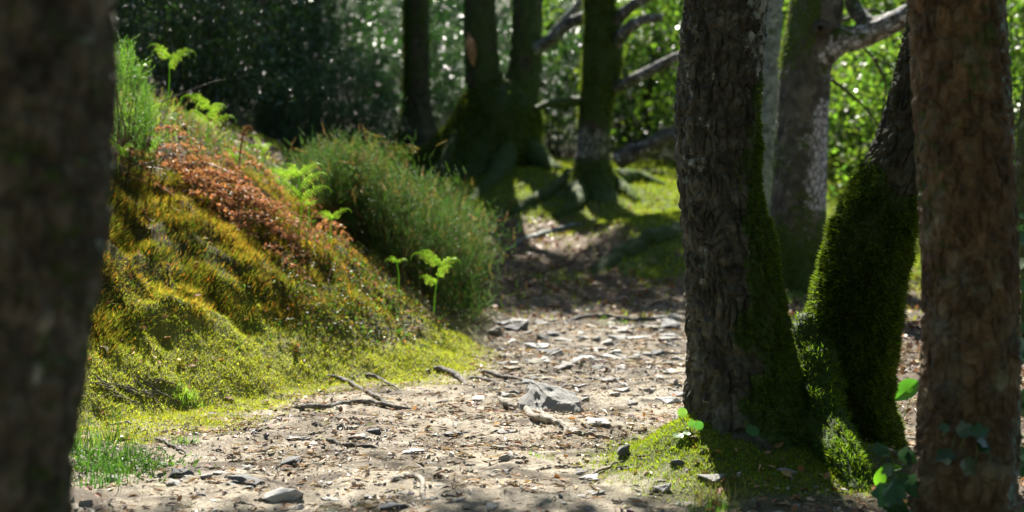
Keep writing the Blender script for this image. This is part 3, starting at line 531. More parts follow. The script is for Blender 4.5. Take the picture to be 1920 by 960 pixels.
# far wood: one mass
n = 150000; a = R.uniform(-.62, .62, n); rr_ = R.uniform(28, 42, n); x = np.sin(a)*rr_; y = np.cos(a)*rr_; z = height(x, y, False)+R.random(n)**.9*6.5
kk = fbm(x*.5, y*.5, z*.5, 3) > -.2; x, y, z = x[kk], y[kk], z[kk]; n = len(x)
s = Soup(); c = jit(mixc((.015, .04, .016), (.07, .13, .03), np.clip(sst(-6, 9, x)*.8+.9*fbm(x*.9, y*.9, z*.9, 2)+R.normal(0, .2, n), 0, 1)), .25); L = .12*(.6+.8*R.random(n))
s.inst(*LEAF2, np.stack([x, y, z], 1), scl(frames(R.normal(size=(n, 3))), L*1.3, L, L), c); o = s.build("far_wood_foliage", M_leaf); tag(o, "far leafy wood closing the view behind the bushes", "foliage", kind="stuff")
for i in range(16):
    a_ = -.5+i/15+random.uniform(-.03, .03); rr2 = random.uniform(25, 33); x_, y_ = math.sin(a_)*rr2, math.cos(a_)*rr2
    root = empty("tree", (x_, y_, gz(x_, y_))); tag(root, "slim dark trunk far back in the wood behind the bushes", "tree", "trunks far back in the wood")
    pth = curve([(0, 0, -.2), (random.uniform(-.2, .2), 0, 4), (random.uniform(-.5, .5), 0, 9)], 20); V, Q, bc, *_ = tube(pth, np.linspace(.17, .09, 20), 12, lambda TH, S, RR, b, p: .1*RR*fbm(b[..., 0]*9, b[..., 1]*9, b[..., 2]*2, 2))
    link("trunk", mesh("trunk", V, [Q], bc=bc, mk=np.tile([.4, .3, 0], (len(V), 1))), M_barkD, root)
    off = np.array([x_, y_, gz(x_, y_)]); crown(root, off, (x_, y_, off[2]+8.5), (2.6, 2.6, 2.0), 2600, M_leaf, ((.03, .055, .01), (.07, .12, .02)), .17, 300+i, 0, None, True, off)

# ------------------------------------------------------------------ moss, litter and grass covers
def ground_sample(n, x0, x1, y0, y1): 
    x = R.uniform(x0, x1, n); y = R.uniform(y0, y1, n); return x, y
def slope_n(x, y, e=.02):
    hx = (height(x+e, y)-height(x-e, y))/(2*e); hy = (height(x, y+e)-height(x, y-e))/(2*e); return nrm(np.stack([-hx, -hy, np.ones_like(hx)], -1))
# golden bank moss with orange stalks
x, y = ground_sample(420000, -2.7, .1, 5.0, 8.6); d, n, n2, low, gold, top, mound, rt, wood = zones(x, y)
tuft = fbm(x*9, y*9, 3.7, 3); pr = gold*(.30+.9*sst(-.25, .3, tuft)); k = R.random(len(x)) < pr; x, y, n, tuft = x[k], y[k], n[k], tuft[k]
z = height(x, y); nn = slope_n(x, y); N_ = len(x)
ax = nn*.55+R.normal(0, .32, (N_, 3))+np.array([.32, .0, .45]); L = (.016+.030*R.random(N_))*(1+.6*tuft)
t_ = np.clip(R.random(N_)*.6+.9*fbm(x*4.5, y*4.5, 8.8, 3)+.2, 0, 1)
c = mixc((.07, .085, .018), (.32, .235, .055), t_); ol_ = sst(.05, .3, fbm(x*3.1, y*3.1, 2.8, 3))[:, None]; c = c*(1-ol_*.75)+np.array((.13, .10, .045))*ol_*.75; hot = R.random(N_) < .10; c[hot] = (.42, .19, .04); gr = R.random(N_) < .15; c[gr] = (.10, .17, .02)
s = Soup(); s.inst(*BLADE, np.stack([x, y, z-.003], 1), scl(frames(ax), .0016+L*.055, L, L), jit(c, .22)); o = s.build("bank_moss", M_moss); tag(o, "golden and orange tufted moss covering the sunny bank", "moss", kind="stuff")
# low yellow-green moss at the foot of the bank, and the mound
x, y = ground_sample(640000, -2.6, 1.7, 4.2, 7.6); d, n, n2, low, gold, top, mound, rt, wood = zones(x, y)
pr = np.clip(low*1.3*(.5+.5*sst(-.35, .2, n2+.2)), 0, 1)+np.clip(mound*1.3-.15, 0, 1); k = R.random(len(x)) < pr; x, y = x[k], y[k]; mo_ = mound[k]; z = height(x, y); nn = slope_n(x, y); N_ = len(x)
ax = nn+R.normal(0, .6, (N_, 3)); L = .006+.011*R.random(N_); c = mixc((.17, .20, .03), (.34, .36, .06), R.random(N_)); c = np.where((mo_ > .2)[:, None], mixc((.10, .15, .012), (.25, .31, .03), R.random(N_)), c)
s = Soup(); s.inst(*BLADE, np.stack([x, y, z-.001], 1), scl(frames(ax), L*.28, L, L), jit(c, .2)); o = s.build("low_moss", M_moss); tag(o, "short yellow-green moss at the bank foot and round the centre oak", "moss", kind="stuff")
# woodland moss behind
x, y = ground_sample(420000, -3.0, 4.5, 8.8, 17.5); d, n, n2, low, gold, top, mound, rt, wood = zones(x, y)
k = R.random(len(x)) < np.clip(wood+.05+.9*sst(2.0, 3.5, x)*(y < 11)*.4, 0, 1)*.55; x, y = x[k], y[k]; z = height(x, y); N_ = len(x); ax = R.normal(0, .5, (N_, 3))+np.array([0, 0, 1]); L = .02+.03*R.random(N_)
s = Soup(); s.inst(*BLADE, np.stack([x, y, z-.003], 1), scl(frames(ax), L*.25, L, L), jit(mixc((.09, .13, .018), (.27, .32, .05), R.random(N_)), .2)); o = s.build("woodland_moss", M_moss); tag(o, "soft green moss and short grass on the woodland floor", "moss", kind="stuff")
# path litter: slivers, needles, crumbs
x, y = ground_sample(210000, -2.3, 3.6, 3.6, 9.8); d, n, n2, low, gold, top, mound, rt, wood = zones(x, y)
pr = np.clip(1-low*.75-gold-top, 0, 1)*np.clip(1-mound*1.3, 0, 1)*(.22+.6*sst(-.1, .4, fbm(x*2.6, y*4.2, 6.6, 4))); k = R.random(len(x)) < pr; x, y, d_ = x[k], y[k], d[k]; z = height(x, y); N_ = len(x)
ang = R.uniform(0, 6.28, N_); ax = np.stack([np.cos(ang), np.sin(ang), R.normal(0, .12, N_)], 1); up = R.normal(0, .35, (N_, 3))+np.array([0, 0, 1]); L = .008+.045*R.random(N_)**3.5
q = R.random(N_); c = np.where((q < .35)[:, None], (.42, .33, .21), np.where((q < .6)[:, None], (.26, .17, .10), np.where((q < .88)[:, None], (.06, .045, .035), (.55, .50, .42))))
s = Soup(); W = np.where(R.random(N_) < .6, .0034, L*.34); s.inst(*LEAF2, np.stack([x, y, z+.003+.007*R.random(N_)], 1), scl(frames(ax, up), W*1.6, L, L*.9), jit(c, .3)); o = s.build("path_litter", M_litter); tag(o, "dry bits of twig, bark and leaf strewn over the path", "litter", kind="stuff")
# fallen leaves on the woodland floor
x, y = ground_sample(52000, -3.5, 6, 6.5, 20); d, n, n2, low, gold, top, mound, rt, wood = zones(x, y)
k = R.random(len(x)) < np.clip((1-wood*.85)*sst(8.4, 9.6, y)+rt*.9*(y <= 9.6), 0, 1)*(.35+.6*sst(-.2, .3, n2)); x, y = x[k], y[k]; z = height(x, y); N_ = len(x)
ax = R.normal(0, 1, (N_, 3)); ax[:, 2] *= .3; up = R.normal(0, .5, (N_, 3))+np.array([0, 0, 1]); L = .03+.035*R.random(N_)
q = R.random(N_); c = mixc((.11, .06, .03), (.34, .20, .11), q); s = Soup(); s.inst(*LEAF, np.stack([x, y, z+.006+.008*R.random(N_)], 1), scl(frames(ax, up), L, L, L), jit(c, .3)); o = s.build("leaf_litter", M_litter); tag(o, "brown fallen leaves on the woodland floor beyond the path", "litter", kind="stuff")
# leaves fallen in the right foreground and at the bank
x, y = ground_sample(9500, -2.4, 2.6, 3.4, 8.6); d = foot_dist(x, y); n = fbm(x*2, y*2, 1.5, 2)
pr = (x > .55)*(y < 4.6)*.8+(d > .9)*.75+((d > .15) & (x < -1.2) & (y < 6.1))*.4+(d > .3)*.22+.05+(x > 1.3)*.4; k = R.random(len(x)) < pr; x, y = x[k], y[k]; z = height(x, y); N_ = len(x)
ax = R.normal(0, 1, (N_, 3)); ax[:, 2] *= .35; up = R.normal(0, .5, (N_, 3))+np.array([0, 0, 1]); L = .018+.026*R.random(N_)
s = Soup(); s.inst(*LEAF, np.stack([x, y, z+.008], 1), scl(frames(ax, up), L, L, L), jit(mixc((.16, .08, .035), (.42, .26, .15), R.random(N_)), .3)); o = s.build("dead_leaves", M_mattleaf); tag(o, "dead brown leaves on the bank and round the right hand trunks", "leaves", kind="stuff")
# undergrowth on the bank's crest and nose: small green, russet leaves
x, y = ground_sample(85000, -2.8, .05, 5.2, 9.4); d = foot_dist(x, y); n2 = fbm(x*5, y*5, 4.4, 3)
nose = (1-sst(.18, .35, np.abs(x+.45)/1.6))*sst(.12, .35, d)*(y > 6.5); nose = sst(-1.25, -.8, x+n2*.2)*sst(.10, .3, d+n2*.1)
pr = (nose*.85+sst(1.2, 1.55, d+.25*n2)*.30)*(.3+sst(-.2, .2, n2)); k = R.random(len(x)) < pr; x, y = x[k], y[k]; no = nose[k]; z = height(x, y)+.06*R.random(k.sum())**1.3; N_ = len(x)
ax = R.normal(0, 1, (N_, 3))+np.array([0, 0, .5]); up = R.normal(0, .6, (N_, 3))+np.array([0, 0, 1]); L = .008+.020*R.random(N_)**1.5
q = R.random(N_); c = np.where((q < .55)[:, None], (.06, .11, .025), np.where((q < .68)[:, None], (.20, .10, .04), np.where((q < .9)[:, None], (.14, .15, .025), (.12, .07, .04))))
s = Soup(); s.inst(*LEAF, np.stack([x, y, z], 1), scl(frames(ax, up), L, L, L), jit(c, .25)); o = s.build("ground_cover", M_soft); tag(o, "small green and russet leaves creeping over the bank crest", "undergrowth", kind="stuff")

# tangle of trailing stems over the bank crest
s = Soup(); k = 0
while k < 420:
    x0, y0 = R.uniform(-2.5, -.1), R.uniform(6.0, 8.3); d0 = float(foot_dist(np.array([x0]), np.array([y0]))[0])
    if d0 < .22 or (d0 < .95 and x0 < -1.0) or R.random() > .5+d0*.4: k += .05; continue
    k += 1; an = R.uniform(0, 6.28); l = R.uniform(.07, .26); q = np.linspace(-.5, .5, 9); xx = x0+np.cos(an)*l*q+.02*np.sin(q*5); yy = y0+np.sin(an)*l*q
    zz = height(xx, yy)+.01+R.uniform(.005, .05)*np.cos(q*3.14)+R.uniform(-.02, .04)*(q+.5); V, Q, *_ = tube(np.stack([xx, yy, zz], 1), np.linspace(.0022, .0010, 9)*R.uniform(.7, 1.4), 4)
    s.add(V, Q, jit(np.array([[(.20, .12, .07), (.34, .27, .20), (.12, .07, .05)][int(R.integers(3))]]), .2)[0])
o = s.build("bramble_tangle", M_dry); tag(o, "tangle of thin dead stems trailing over the top of the bank", "undergrowth", kind="stuff")

# ------------------------------------------------------------------ heath: gorse bush, young gorse, heather cover
def sprig(nn=34, seed=1):
    rg = np.random.default_rng(seed); V = []; T = []; k = 0
    for w_ in (0, 1):
        a = np.array([(-.006, 0, 0), (.006, 0, 0), (0, 1, 0)]); a = a if w_ == 0 else a[:, [2, 1, 0]]; V.append(a); T.append([k, k+1, k+2]); k += 3
    for i in range(nn):
        s_ = .08+.92*i/nn; a = i*2.4; l = .19*(1-.55*s_)*(.7+.6*rg.random()); dr = np.array([math.cos(a)*.8, .75, math.sin(a)*.8]); dr /= np.linalg.norm(dr); p_ = np.array([0, s_, 0]); si = np.cross(dr, rg.normal(size=3)); si = si/np.linalg.norm(si)*.017
        V.append(np.array([p_-si, p_+si, p_+dr*l])); T.append([k, k+1, k+2]); k += 3
    return np.vstack(V), np.array(T)
SP = sprig()
def bush(name, label, cat, pos, L, c, lean=(0, 0, 1.1), base=None, stemn=20, spread=.45):
    root = empty(name, base); tag(root, label, cat); N_ = len(pos)
    ax = R.normal(0, spread, (N_, 3))+np.array(lean); s = Soup(); s.inst(*SP, pos, scl(frames(ax), L, L, L), c); s.build("foliage", M_heath, root, base)
    st = Soup()
    for j in range(stemn):
        tgt = pos[R.integers(0, N_)]; a0 = np.array([base[0]+(tgt[0]-base[0])*.7, base[1]+(tgt[1]-base[1])*.7, 0]); a0[2] = gz(a0[0], a0[1])-.02
        V, Q, *_ = tube(curve([a0, (a0+tgt)/2+R.normal(size=3)*.03, tgt], 8), np.linspace(.007, .002, 8), 5); st.add(V, Q, (.16, .10, .06))
    st.build("stems", M_litter, root, base); return root
olf = lambda px: np.interp(px, [545, 575, 620, 665, 720, 790, 830, 880, 920, 950], [330, 265, 232, 246, 300, 322, 352, 385, 430, 510])
PB, LB, CB = [], [], []
for j in range(115):
    px = R.uniform(550, 893); Yb = R.uniform(8.3 if px < 700 else 8.0, 9.5); X = (px-960)/F*Yb; g = gz(X, Yb); tz = HC-(olf(px)-HY)/F*8.6-.10*abs(Yb-8.5); hg = tz-g
    if hg < .08: continue
    hg *= R.uniform(.4, 1.12); m_ = int(60+330*hg); u = R.random(m_)**.6; sp_ = .015+.115*u
    PB.append(np.stack([X+R.normal(size=m_)*sp_, Yb+R.normal(size=m_)*sp_, g+np.clip(u*hg-.06, .01, None)], 1)); LB.append(.035+.065*R.random(m_)); t0 = R.random()
    CB.append(mixc((.014, .036, .011), (.075, .135, .035), np.clip(t0*.6+.4*R.random(m_), 0, 1)) if R.random() > .13 else mixc((.15, .10, .05), (.12, .14, .05), R.random(m_)))
pos, L, cb = np.vstack(PB), np.concatenate(LB), np.vstack(CB); br = R.random(len(L)) < .10; cb[br] = (.20, .13, .07)
bush("gorse_bush", "large feathery green gorse bush at the end of the bank", "bush", pos, L, jit(cb, .2), base=np.array([-.75, 8.5, gz(-.75, 8.5)]), stemn=160, spread=.85)
# young gorse upper left
n = 420; px = R.uniform(200, 285, n); Yb = R.uniform(6.9, 7.5, n); X = (px-960)/F*Yb; ol = np.interp(px, [200, 225, 250, 285], [55, 45, 70, 170]); topz = HC-(ol-HY)/F*7.2; g = height(X, Yb); L = .07+.07*R.random(n)
pos = np.stack([X, Yb, g+(topz-g-L)*R.random(n)**.8], 1); bush("gorse_bush", "slim upright gorse sprays beside the near trunk, top left", "bush", pos, L, jit(mixc((.06, .13, .03), (.14, .24, .06), R.random(n)), .15), base=np.array([-2.0, 7.2, gz(-2.0, 7.2)]), spread=.6)
# heather cover along the bank crest
x, y = ground_sample(5200, -2.7, -.5, 6.3, 8.9); d = foot_dist(x, y); k = (d > 1.35+.2*fbm(x*3, y*3, 2, 2)) & (R.random(len(x)) < .5); x, y = x[k], y[k]; N_ = len(x)
s = Soup(); L = .06+.09*R.random(N_); q = R.random(N_); c = np.where((q < .5)[:, None], (.09, .15, .04), np.where((q < .8)[:, None], (.20, .13, .08), (.22, .26, .07)))
s.inst(*SP, np.stack([x, y, height(x, y)-.01], 1), scl(frames(R.normal(0, .5, (N_, 3))+np.array([.1, 0, 1])), L, L, L), jit(c, .2)); o = s.build("heather_cover", M_heath); tag(o, "low heather and dead stalks along the top of the bank", "heather", kind="stuff")

# ------------------------------------------------------------------ ferns
def pinnae(s, pth, ln, c, seg=1, w=.32, tilt=.2):
    T = nrm(np.gradient(pth, axis=0)); n = len(pth); side = nrm(np.cross(T, np.array([0.1, -1, .25]))); 
    for sg in (1, -1):
        ax = side*sg+T*.55; up = np.tile(np.array([.1, -1, .6]), (n, 1))+R.normal(0, .3, (n, 3)); u = np.linspace(0, 1, n); l = ln*np.sin(np.pi*np.clip(.18+.8*u, 0, 1))*(.8+.4*R.random(n))
        s.inst(*LEAF, pth, scl(frames(ax+R.normal(0, .15, (n, 3)), up), l*w*2.2, l, l), jit(np.tile(c, (n, 1)), .12))
def fern(base, top, label, nf=4, size=.09, seed=0):
    rg = np.random.default_rng(seed); base = np.array(base); top = np.array(top); root = empty("fern_shoot", base); tag(root, label, "fern", "young fern shoots on the bank")
    mid = (base+top)/2+np.array([rg.uniform(-.02, .02), 0, 0]); st = curve([base-np.array([0, 0, .02]), mid, top], 16)
    V, Q, *_ = tube(st, np.linspace(.0042, .0025, 16), 7); s = Soup(); s.add(V, Q, (.20, .34, .05)); s.build("stem", M_leaf, root, base)
    for j in range(nf):
        a = [-1, 1, -.45, .6, -.8, .9][j % 6]; f0 = st[-1-[0, 0, 0, 3, 5, 6][j % 6]]; L = size*rg.uniform(.6, 1.1); P = []; p_ = f0.copy(); ang = math.pi/2-a*rg.uniform(.5, .95); sg = -1 if a > 0 else 1
        for q in range(30):
            u = q/29; ang += sg*(.03+.5*max(0, u-.5)); P.append(p_.copy()); p_ = p_+np.array([math.cos(ang), rg.normal()*.12-.1, math.sin(ang)])*L/22
        P = np.array(P); s = Soup(); V, Q, *_ = tube(P, np.linspace(.0026, .0011, 30), 5); s.add(V, Q, (.30, .44, .07)); T = nrm(np.gradient(P, axis=0)); sd = nrm(np.cross(T, np.array([0., -1, 0.1])))
        for q in range(3, 28, 2):
            for g2 in (1, -1):
                l = .016*size/.09*math.sin(math.pi*min(1, .25+q/34))*rg.uniform(.6, 1.1); n_ = 6; e = sd[q]*g2+T[q]*.5; pp = P[q]+np.outer(np.linspace(.15, 1, n_), e)*l+np.outer(np.linspace(0, 1, n_)**2, [0, -.3, -.4])*l
                ax = np.vstack([np.tile(T[q], (n_, 1)), -np.tile(T[q], (n_, 1))])+rg.normal(0, .4, (n_*2, 3)); ll = np.full(n_*2, l*.24); s.inst(*LEAF2, np.vstack([pp, pp]), scl(frames(ax, np.tile([0.1, -1, .5], (n_*2, 1))), ll, ll, ll), jit(np.tile([.32, .46, .07], (n_*2, 1)), .15))
        s.build("frond", M_leaf, root, base)
ferns = [((312, 215), (318, 112), "tall fern shoot with curled tips, highest on the bank against the dark", 4, .085),
    ((385, 290), (392, 208), "branched fern shoot standing right of the highest one", 6, .09),
    ((272, 285), (275, 212), "fern shoot low left of the highest one, near the gorse sprays", 4, .075),
    ((245, 260), (240, 215), "small fern shoot closest to the near trunk", 4, .06),
    ((556, 395), (560, 332), "bushy fern shoot in front of the gorse bush's left side", 6, .09),
    ((590, 300), (522, 305), "", 0, 0),
    ((612, 475), (622, 412), "single hooked fern shoot beside the dead bracken", 3, .06),
    ((572, 420), (580, 385), "tiny fern shoot between the bushy and the hooked one", 3, .04),
    ((812, 578), (824, 500), "slender fern shoot in front of the gorse bush, lowest on the bank", 5, .085),
    ((438, 330), (440, 296), "tiny fern shoot right of the branched one", 3, .04),
    ((486, 330), (490, 278), "small fern shoot just left of the bushy one, by the bracken stalk", 4, .055),
    ((530, 380), (528, 330), "leafy fern shoot touching the bushy one's left side", 5, .07),
    ((222, 330), (228, 285), "small fern shoot low beside the near trunk, under the gorse sprays", 4, .05),
    ((742, 520), (744, 492), "tiny fern shoot between the hooked one and the lowest one", 3, .035)]
for i, (b, tp, lb, nf, sz) in enumerate(ferns):
    if not nf: continue
    g_ = GB(*b)
    if 540 < b[0] < 850: yy_ = 7.25 if b[0] < 660 else 7.5; g_ = np.array([(b[0]-960)/F*yy_, yy_, gz((b[0]-960)/F*yy_, yy_)])
    fern(g_, Pp(tp[0], tp[1], g_[1]-.02), lb, nf, sz*1.6, i)
# dead bracken: collapsed russet fronds
for i in range(44):
    u = random.random(); px = 335+u*265+random.gauss(0, 34); py = 335+u*145+random.gauss(0, 26)+(0 if i % 4 else random.uniform(-60, 70)); b = GB(px, py); ang = random.uniform(-1.3, .5); L = random.uniform(.2, .42); tone = random.random(); P = []
    for q in range(16):
        v = q/15; xx = b[0]+math.cos(ang)*L*(v-.5); yy = b[1]+math.sin(ang)*L*(v-.5); P.append((xx, yy, gz(xx, yy)+.02+.08*math.sin(v*3.1)*(.3+tone)+i % 5*.01))
    P = np.array(P); s = Soup(); V, Q, *_ = tube(P, np.linspace(.003, .0012, 16), 5); s.add(V-0, Q, (.30, .15, .07))
    T = nrm(np.gradient(P, axis=0)); sd = nrm(np.cross(T, [0, 0, 1.]))
    for q in range(1, 16, 2):
        for sg in (1, -1):
            e = P[q]+(sd[q]*sg+T[q]*.4)*.075*(1-.65*q/16)+np.array([0, 0, random.uniform(-.02, .02)]); m_ = curve([P[q], (P[q]+e)/2+np.array([0, 0, .012]), e], 7)
            nn_ = 7; ax = R.normal(0, .5, (nn_*2, 3))+np.repeat(T[q][None], nn_*2, 0); l = R.uniform(.009, .024, nn_*2); s.inst(*LEAF2, np.vstack([m_, m_]), scl(frames(ax), l*.6, l, l), jit(mixc((.13, .07, .04), (.44, .25, .14), np.clip(tone*.6+.5*R.random(nn_*2), 0, 1)), .2))
    root = s.build("dead_bracken_frond", M_dry); tag(root, "curled russet dead bracken frond lying in the heap on the bank", "bracken", "dead bracken fronds heaped on the bank")

# ------------------------------------------------------------------ stones
def rock_mesh(seed, flat, rough=.2):
    import bmesh
    rg = np.random.default_rng(seed); bm = bmesh.new()
    pts = nrm(rg.normal(size=(17, 3)))*rg.uniform(.6, 1.1, (17, 1)); pts[:, 0] += pts[:, 1]*rg.uniform(-.4, .4)
    for p_ in pts: bm.verts.new(p_*np.array([1, .75, flat]))
    bmesh.ops.convex_hull(bm, input=bm.verts[:]); 
    for v in [v for v in bm.verts if not v.link_faces]: bm.verts.remove(v)
    bmesh.ops.bevel(bm, geom=bm.edges[:], offset=.035, segments=2, affect='EDGES', profile=.6, clamp_overlap=True)
    bmesh.ops.triangulate(bm, faces=bm.faces[:]); bmesh.ops.subdivide_edges(bm, edges=bm.edges[:], cuts=2, use_grid_fill=True)
    me = bpy.data.meshes.new("stone"); bm.to_mesh(me); bm.free()
    V = np.zeros(len(me.vertices)*3); me.vertices.foreach_get("co", V); V = V.reshape(-1, 3)
    V = V*(1+rough*fbm(V[:, 0]*2.2+seed, V[:, 1]*2.2, V[:, 2]*5, 3))[:, None]; me.vertices.foreach_set("co", V.ravel()); me.update()
    return me
RK = {}
def hull_mesh(pts, seed):
    import bmesh
    bm = bmesh.new()
    for p_ in pts: bm.verts.new(p_)
    bmesh.ops.convex_hull(bm, input=bm.verts[:]); bmesh.ops.bevel(bm, geom=bm.edges[:], offset=.03, segments=2, affect='EDGES', profile=.6, clamp_overlap=True)
    bmesh.ops.triangulate(bm, faces=bm.faces[:]); bmesh.ops.subdivide_edges(bm, edges=bm.edges[:], cuts=5, use_grid_fill=True)
    me = bpy.data.meshes.new("stone"); bm.to_mesh(me); bm.free(); V = np.zeros(len(me.vertices)*3); me.vertices.foreach_get("co", V); V = V.reshape(-1, 3)
    V = V*(1+.16*fbm(V[:, 0]*3+seed, V[:, 1]*3, V[:, 2]*6, 5))[:, None]; me.vertices.foreach_set("co", V.ravel()); me.update(); return me
def rock(px, py, wpx, hpx, mt, label, group=None, name="stone", yaw=None, tilt=None, xyz=None):
    p_ = G(px, py-1) if xyz is None else xyz; Wd = wpx/F*p_[1]/2; Hd = hpx/F*p_[1]; i = random.randrange(9); fl = .45
    key = (i, mt.name)
    if key not in RK: me = rock_mesh(400+i, .5); me.materials.append(mt); RK[key] = me
    o = bpy.data.objects.new(name, RK[key]); COL.objects.link(o)
    hz = Hd*.5/.5; o.scale = (Wd, Wd*random.uniform(.8, 1.1), max(hz, Wd*.15)); o.location = (p_[0], p_[1]+Wd*.4, p_[2]+o.scale[2]*.5*.2)
    o.rotation_euler = (random.uniform(-.15, .15) if tilt is None else tilt, random.uniform(-.12, .12), random.uniform(-.4, .4)+(math.pi if random.random() < .5 else 0) if yaw is None else yaw)
    tag(o, label, "stone", group); return o
A, B_, C_, D_ = M_sgrey, M_sdark, M_spale, M_stan
stones = [(1028, 775, 106, 62, A, "largest stone on the path, grey and wedge shaped, in mid path"), (1117, 800, 76, 24, C_, "white flat stone just below the largest wedge shaped stone"),
 (858, 820, 84, 13, B_, "long thin dark slate left of the pale mid path root"), (950, 864, 46, 20, A, "pointed grey stone alone on the pale middle of the path"), (1084, 890, 38, 15, A, "small squared grey stone left of the twig by the mossy mound"),
 (1243, 922, 44, 28, C_, "blocky pale grey stone at the front edge of the mossy mound"), (1176, 856, 54, 30, B_, "dark stone at the left tip of the mossy mound"), (928, 632, 58, 30, D_, "tan mossy stone at the bank's far end"), (968, 622, 64, 32, B_, "dark upright stone where the path goes into shade"),
 (1018, 640, 34, 20, B_, "small dark stone right of the dark upright one"), (1008, 656, 66, 20, C_, "pale slab behind the small dark stones at the bank's far end"), (1030, 666, 54, 22, B_, "dark flat stone in front of the pale far slab"), (1026, 682, 24, 14, C_, "small pale stone below the dark flat far stone"),
 (1240, 668, 42, 22, B_, "dark stone left of the centre oak, far side of the path"), (1262, 652, 44, 12, A, "flat grey stone behind the dark one beside the centre oak"), (1272, 676, 32, 16, A, "grey stone touching the centre oak's left outline"), (1168, 728, 28, 20, C_, "bright white stone on the right half of the path"),
 (1238, 714, 34, 20, A, "grey pyramid stone near the centre oak"), (1268, 722, 20, 24, C_, "upright pale sliver stone beside the centre oak"), (1213, 738, 40, 14, A, "flat grey stone right of the bright white one"), (1186, 760, 38, 15, A, "low grey stone right of the largest stone"), (1255, 756, 66, 16, C_, "long white slab beside the centre oak"),
 (1062, 690, 54, 15, A, "flat grey stone half sunk behind the largest stone"), (1120, 640, 26, 12, A, "small grey stone far up the path"), (828, 758, 34, 12, A, "small grey stone above the dark root end"), (896, 752, 44, 12, C_, "pale flat stone left of the largest stone"), (700, 815, 44, 15, B_, "dark stone below the long dark root"),
 (638, 806, 18, 16, B_, "tiny dark pointed stone left of the dark stone below the root"), (675, 826, 60, 13, A, "grey flat stone just below the dark stone under the root"), (545, 872, 72, 22, B_, "dark slab with a pale top in the left half of the path"), (458, 908, 84, 30, B_, "thick dark slab low in the left foreground"), (462, 884, 36, 18, A, "grey stone resting behind the thick dark slab"),
 (528, 938, 92, 40, C_, "broad pale slab at the left front of the path"), (336, 896, 58, 28, B_, "dark stone beside the green grass tuft"), (322, 912, 44, 22, A, "grey stone in front of the dark one by the grass tuft"), (385, 900, 36, 20, A, "grey stone between the grass tuft and the thick dark slab"), (160, 950, 36, 22, A, "grey stone nearest the blurred left trunk"),
 (215, 905, 50, 24, A, "grey stone under the green grass tuft"), (1272, 878, 38, 24, B_, "dark stone sitting on the mossy mound"), (1336, 905, 74, 30, A, "grey slab at the foot of the centre oak"), (1474, 892, 46, 20, A, "shaded grey stone right of the centre oak's foot"), (562, 958, 44, 14, C_, "pale stone at the very bottom left of the path"),
 (735, 958, 72, 22, B_, "dark stone at the bottom edge below the pale forked root"), (916, 956, 46, 14, C_, "pale stone at the bottom centre edge"), (860, 942, 40, 12, A, "grey stone behind the bottom centre pale one"), (1250, 616, 86, 26, B_, "dark low boulder at the far edge of the sunlit path"), (1020, 612, 40, 16, A, "grey stone at the shade's edge far up the path"), (800, 700, 26, 10, A, "small stone at the foot of the bank under the undergrowth")]
for (a, b, c_, e_, mt, lb) in stones[1:]: rock(a, b, c_, e_, mt, lb)
M_smid = stonemat('stone_mid', (.25, .235, .22), (.50, .47, .43)); me = hull_mesh([(-1, .1, -.2), (-.9, -.5, -.15), (-.6, -.1, .45), (-.42, .25, 1.05), (-.15, .3, 1.0), (.25, .35, .72), (.7, .3, .6), (1, .2, -.2), (.9, -.6, -.2), (-.4, -.95, -.2), (.1, .9, -.2), (.45, -.45, .28), (.0, -.35, .5), (.88, -.1, .3)], 3)
g_ = G(1028, 768); o = link("stone", me, A, None, (g_[0], g_[1]+.06, g_[2]-.005)); o.scale = (.145, .12, .102); tag(o, stones[0][5], "stone")

zone_lb = [("small loose stone scattered over the sunlit near path", "small stones on the near path"), ("small loose stone scattered over the rocky far path", "small stones on the far path")]
for i in range(150):
    far = i % 3 != 0
    if far: px, py = random.uniform(930, 1290), random.uniform(598, 760); wd = random.choice([random.uniform(9, 24), random.uniform(16, 50)])
    else: px, py = random.uniform(200, 1300), random.uniform(790, 958); wd = random.uniform(8, 30)
    if not far and (px > 1130 and py > 800 and py < 905): continue
    if not far and py < 800+max(0, (520-px))*.3: continue
    lb, gp = zone_lb[1 if far else 0]; rock(px, py, wd, wd*random.uniform(.18, .42), random.choice([A, A, D_, C_, D_]), lb, gp)
for i in range(14):
    rock(random.choice([random.uniform(1480, 1500), random.uniform(1690, 1730)]), random.uniform(580, 700), random.uniform(10, 22), random.uniform(5, 10), random.choice([A, C_, D_]), "small loose stone in the lit gap beside the leaning trunk", "small stones beside the leaning trunk")
for i in range(58):
    px, py = random.uniform(930, 1285), random.uniform(605, 745); wd = random.uniform(22, 60); rock(px, py, wd, wd*random.uniform(.16, .3), random.choice([A, D_, A, B_]), "flat weathered slab half buried in the rocky far path", "half buried slabs on the far path")
for i in range(28):
    px, py = random.uniform(330, 1130), random.uniform(800, 955); wd = random.uniform(24, 60)
    if py < 805+max(0, (520-px))*.3: continue
    rock(px, py, wd, wd*random.uniform(.13, .22), random.choice([A, D_, C_]), "flat weathered slab half buried in the near path", "half buried slabs on the near path")
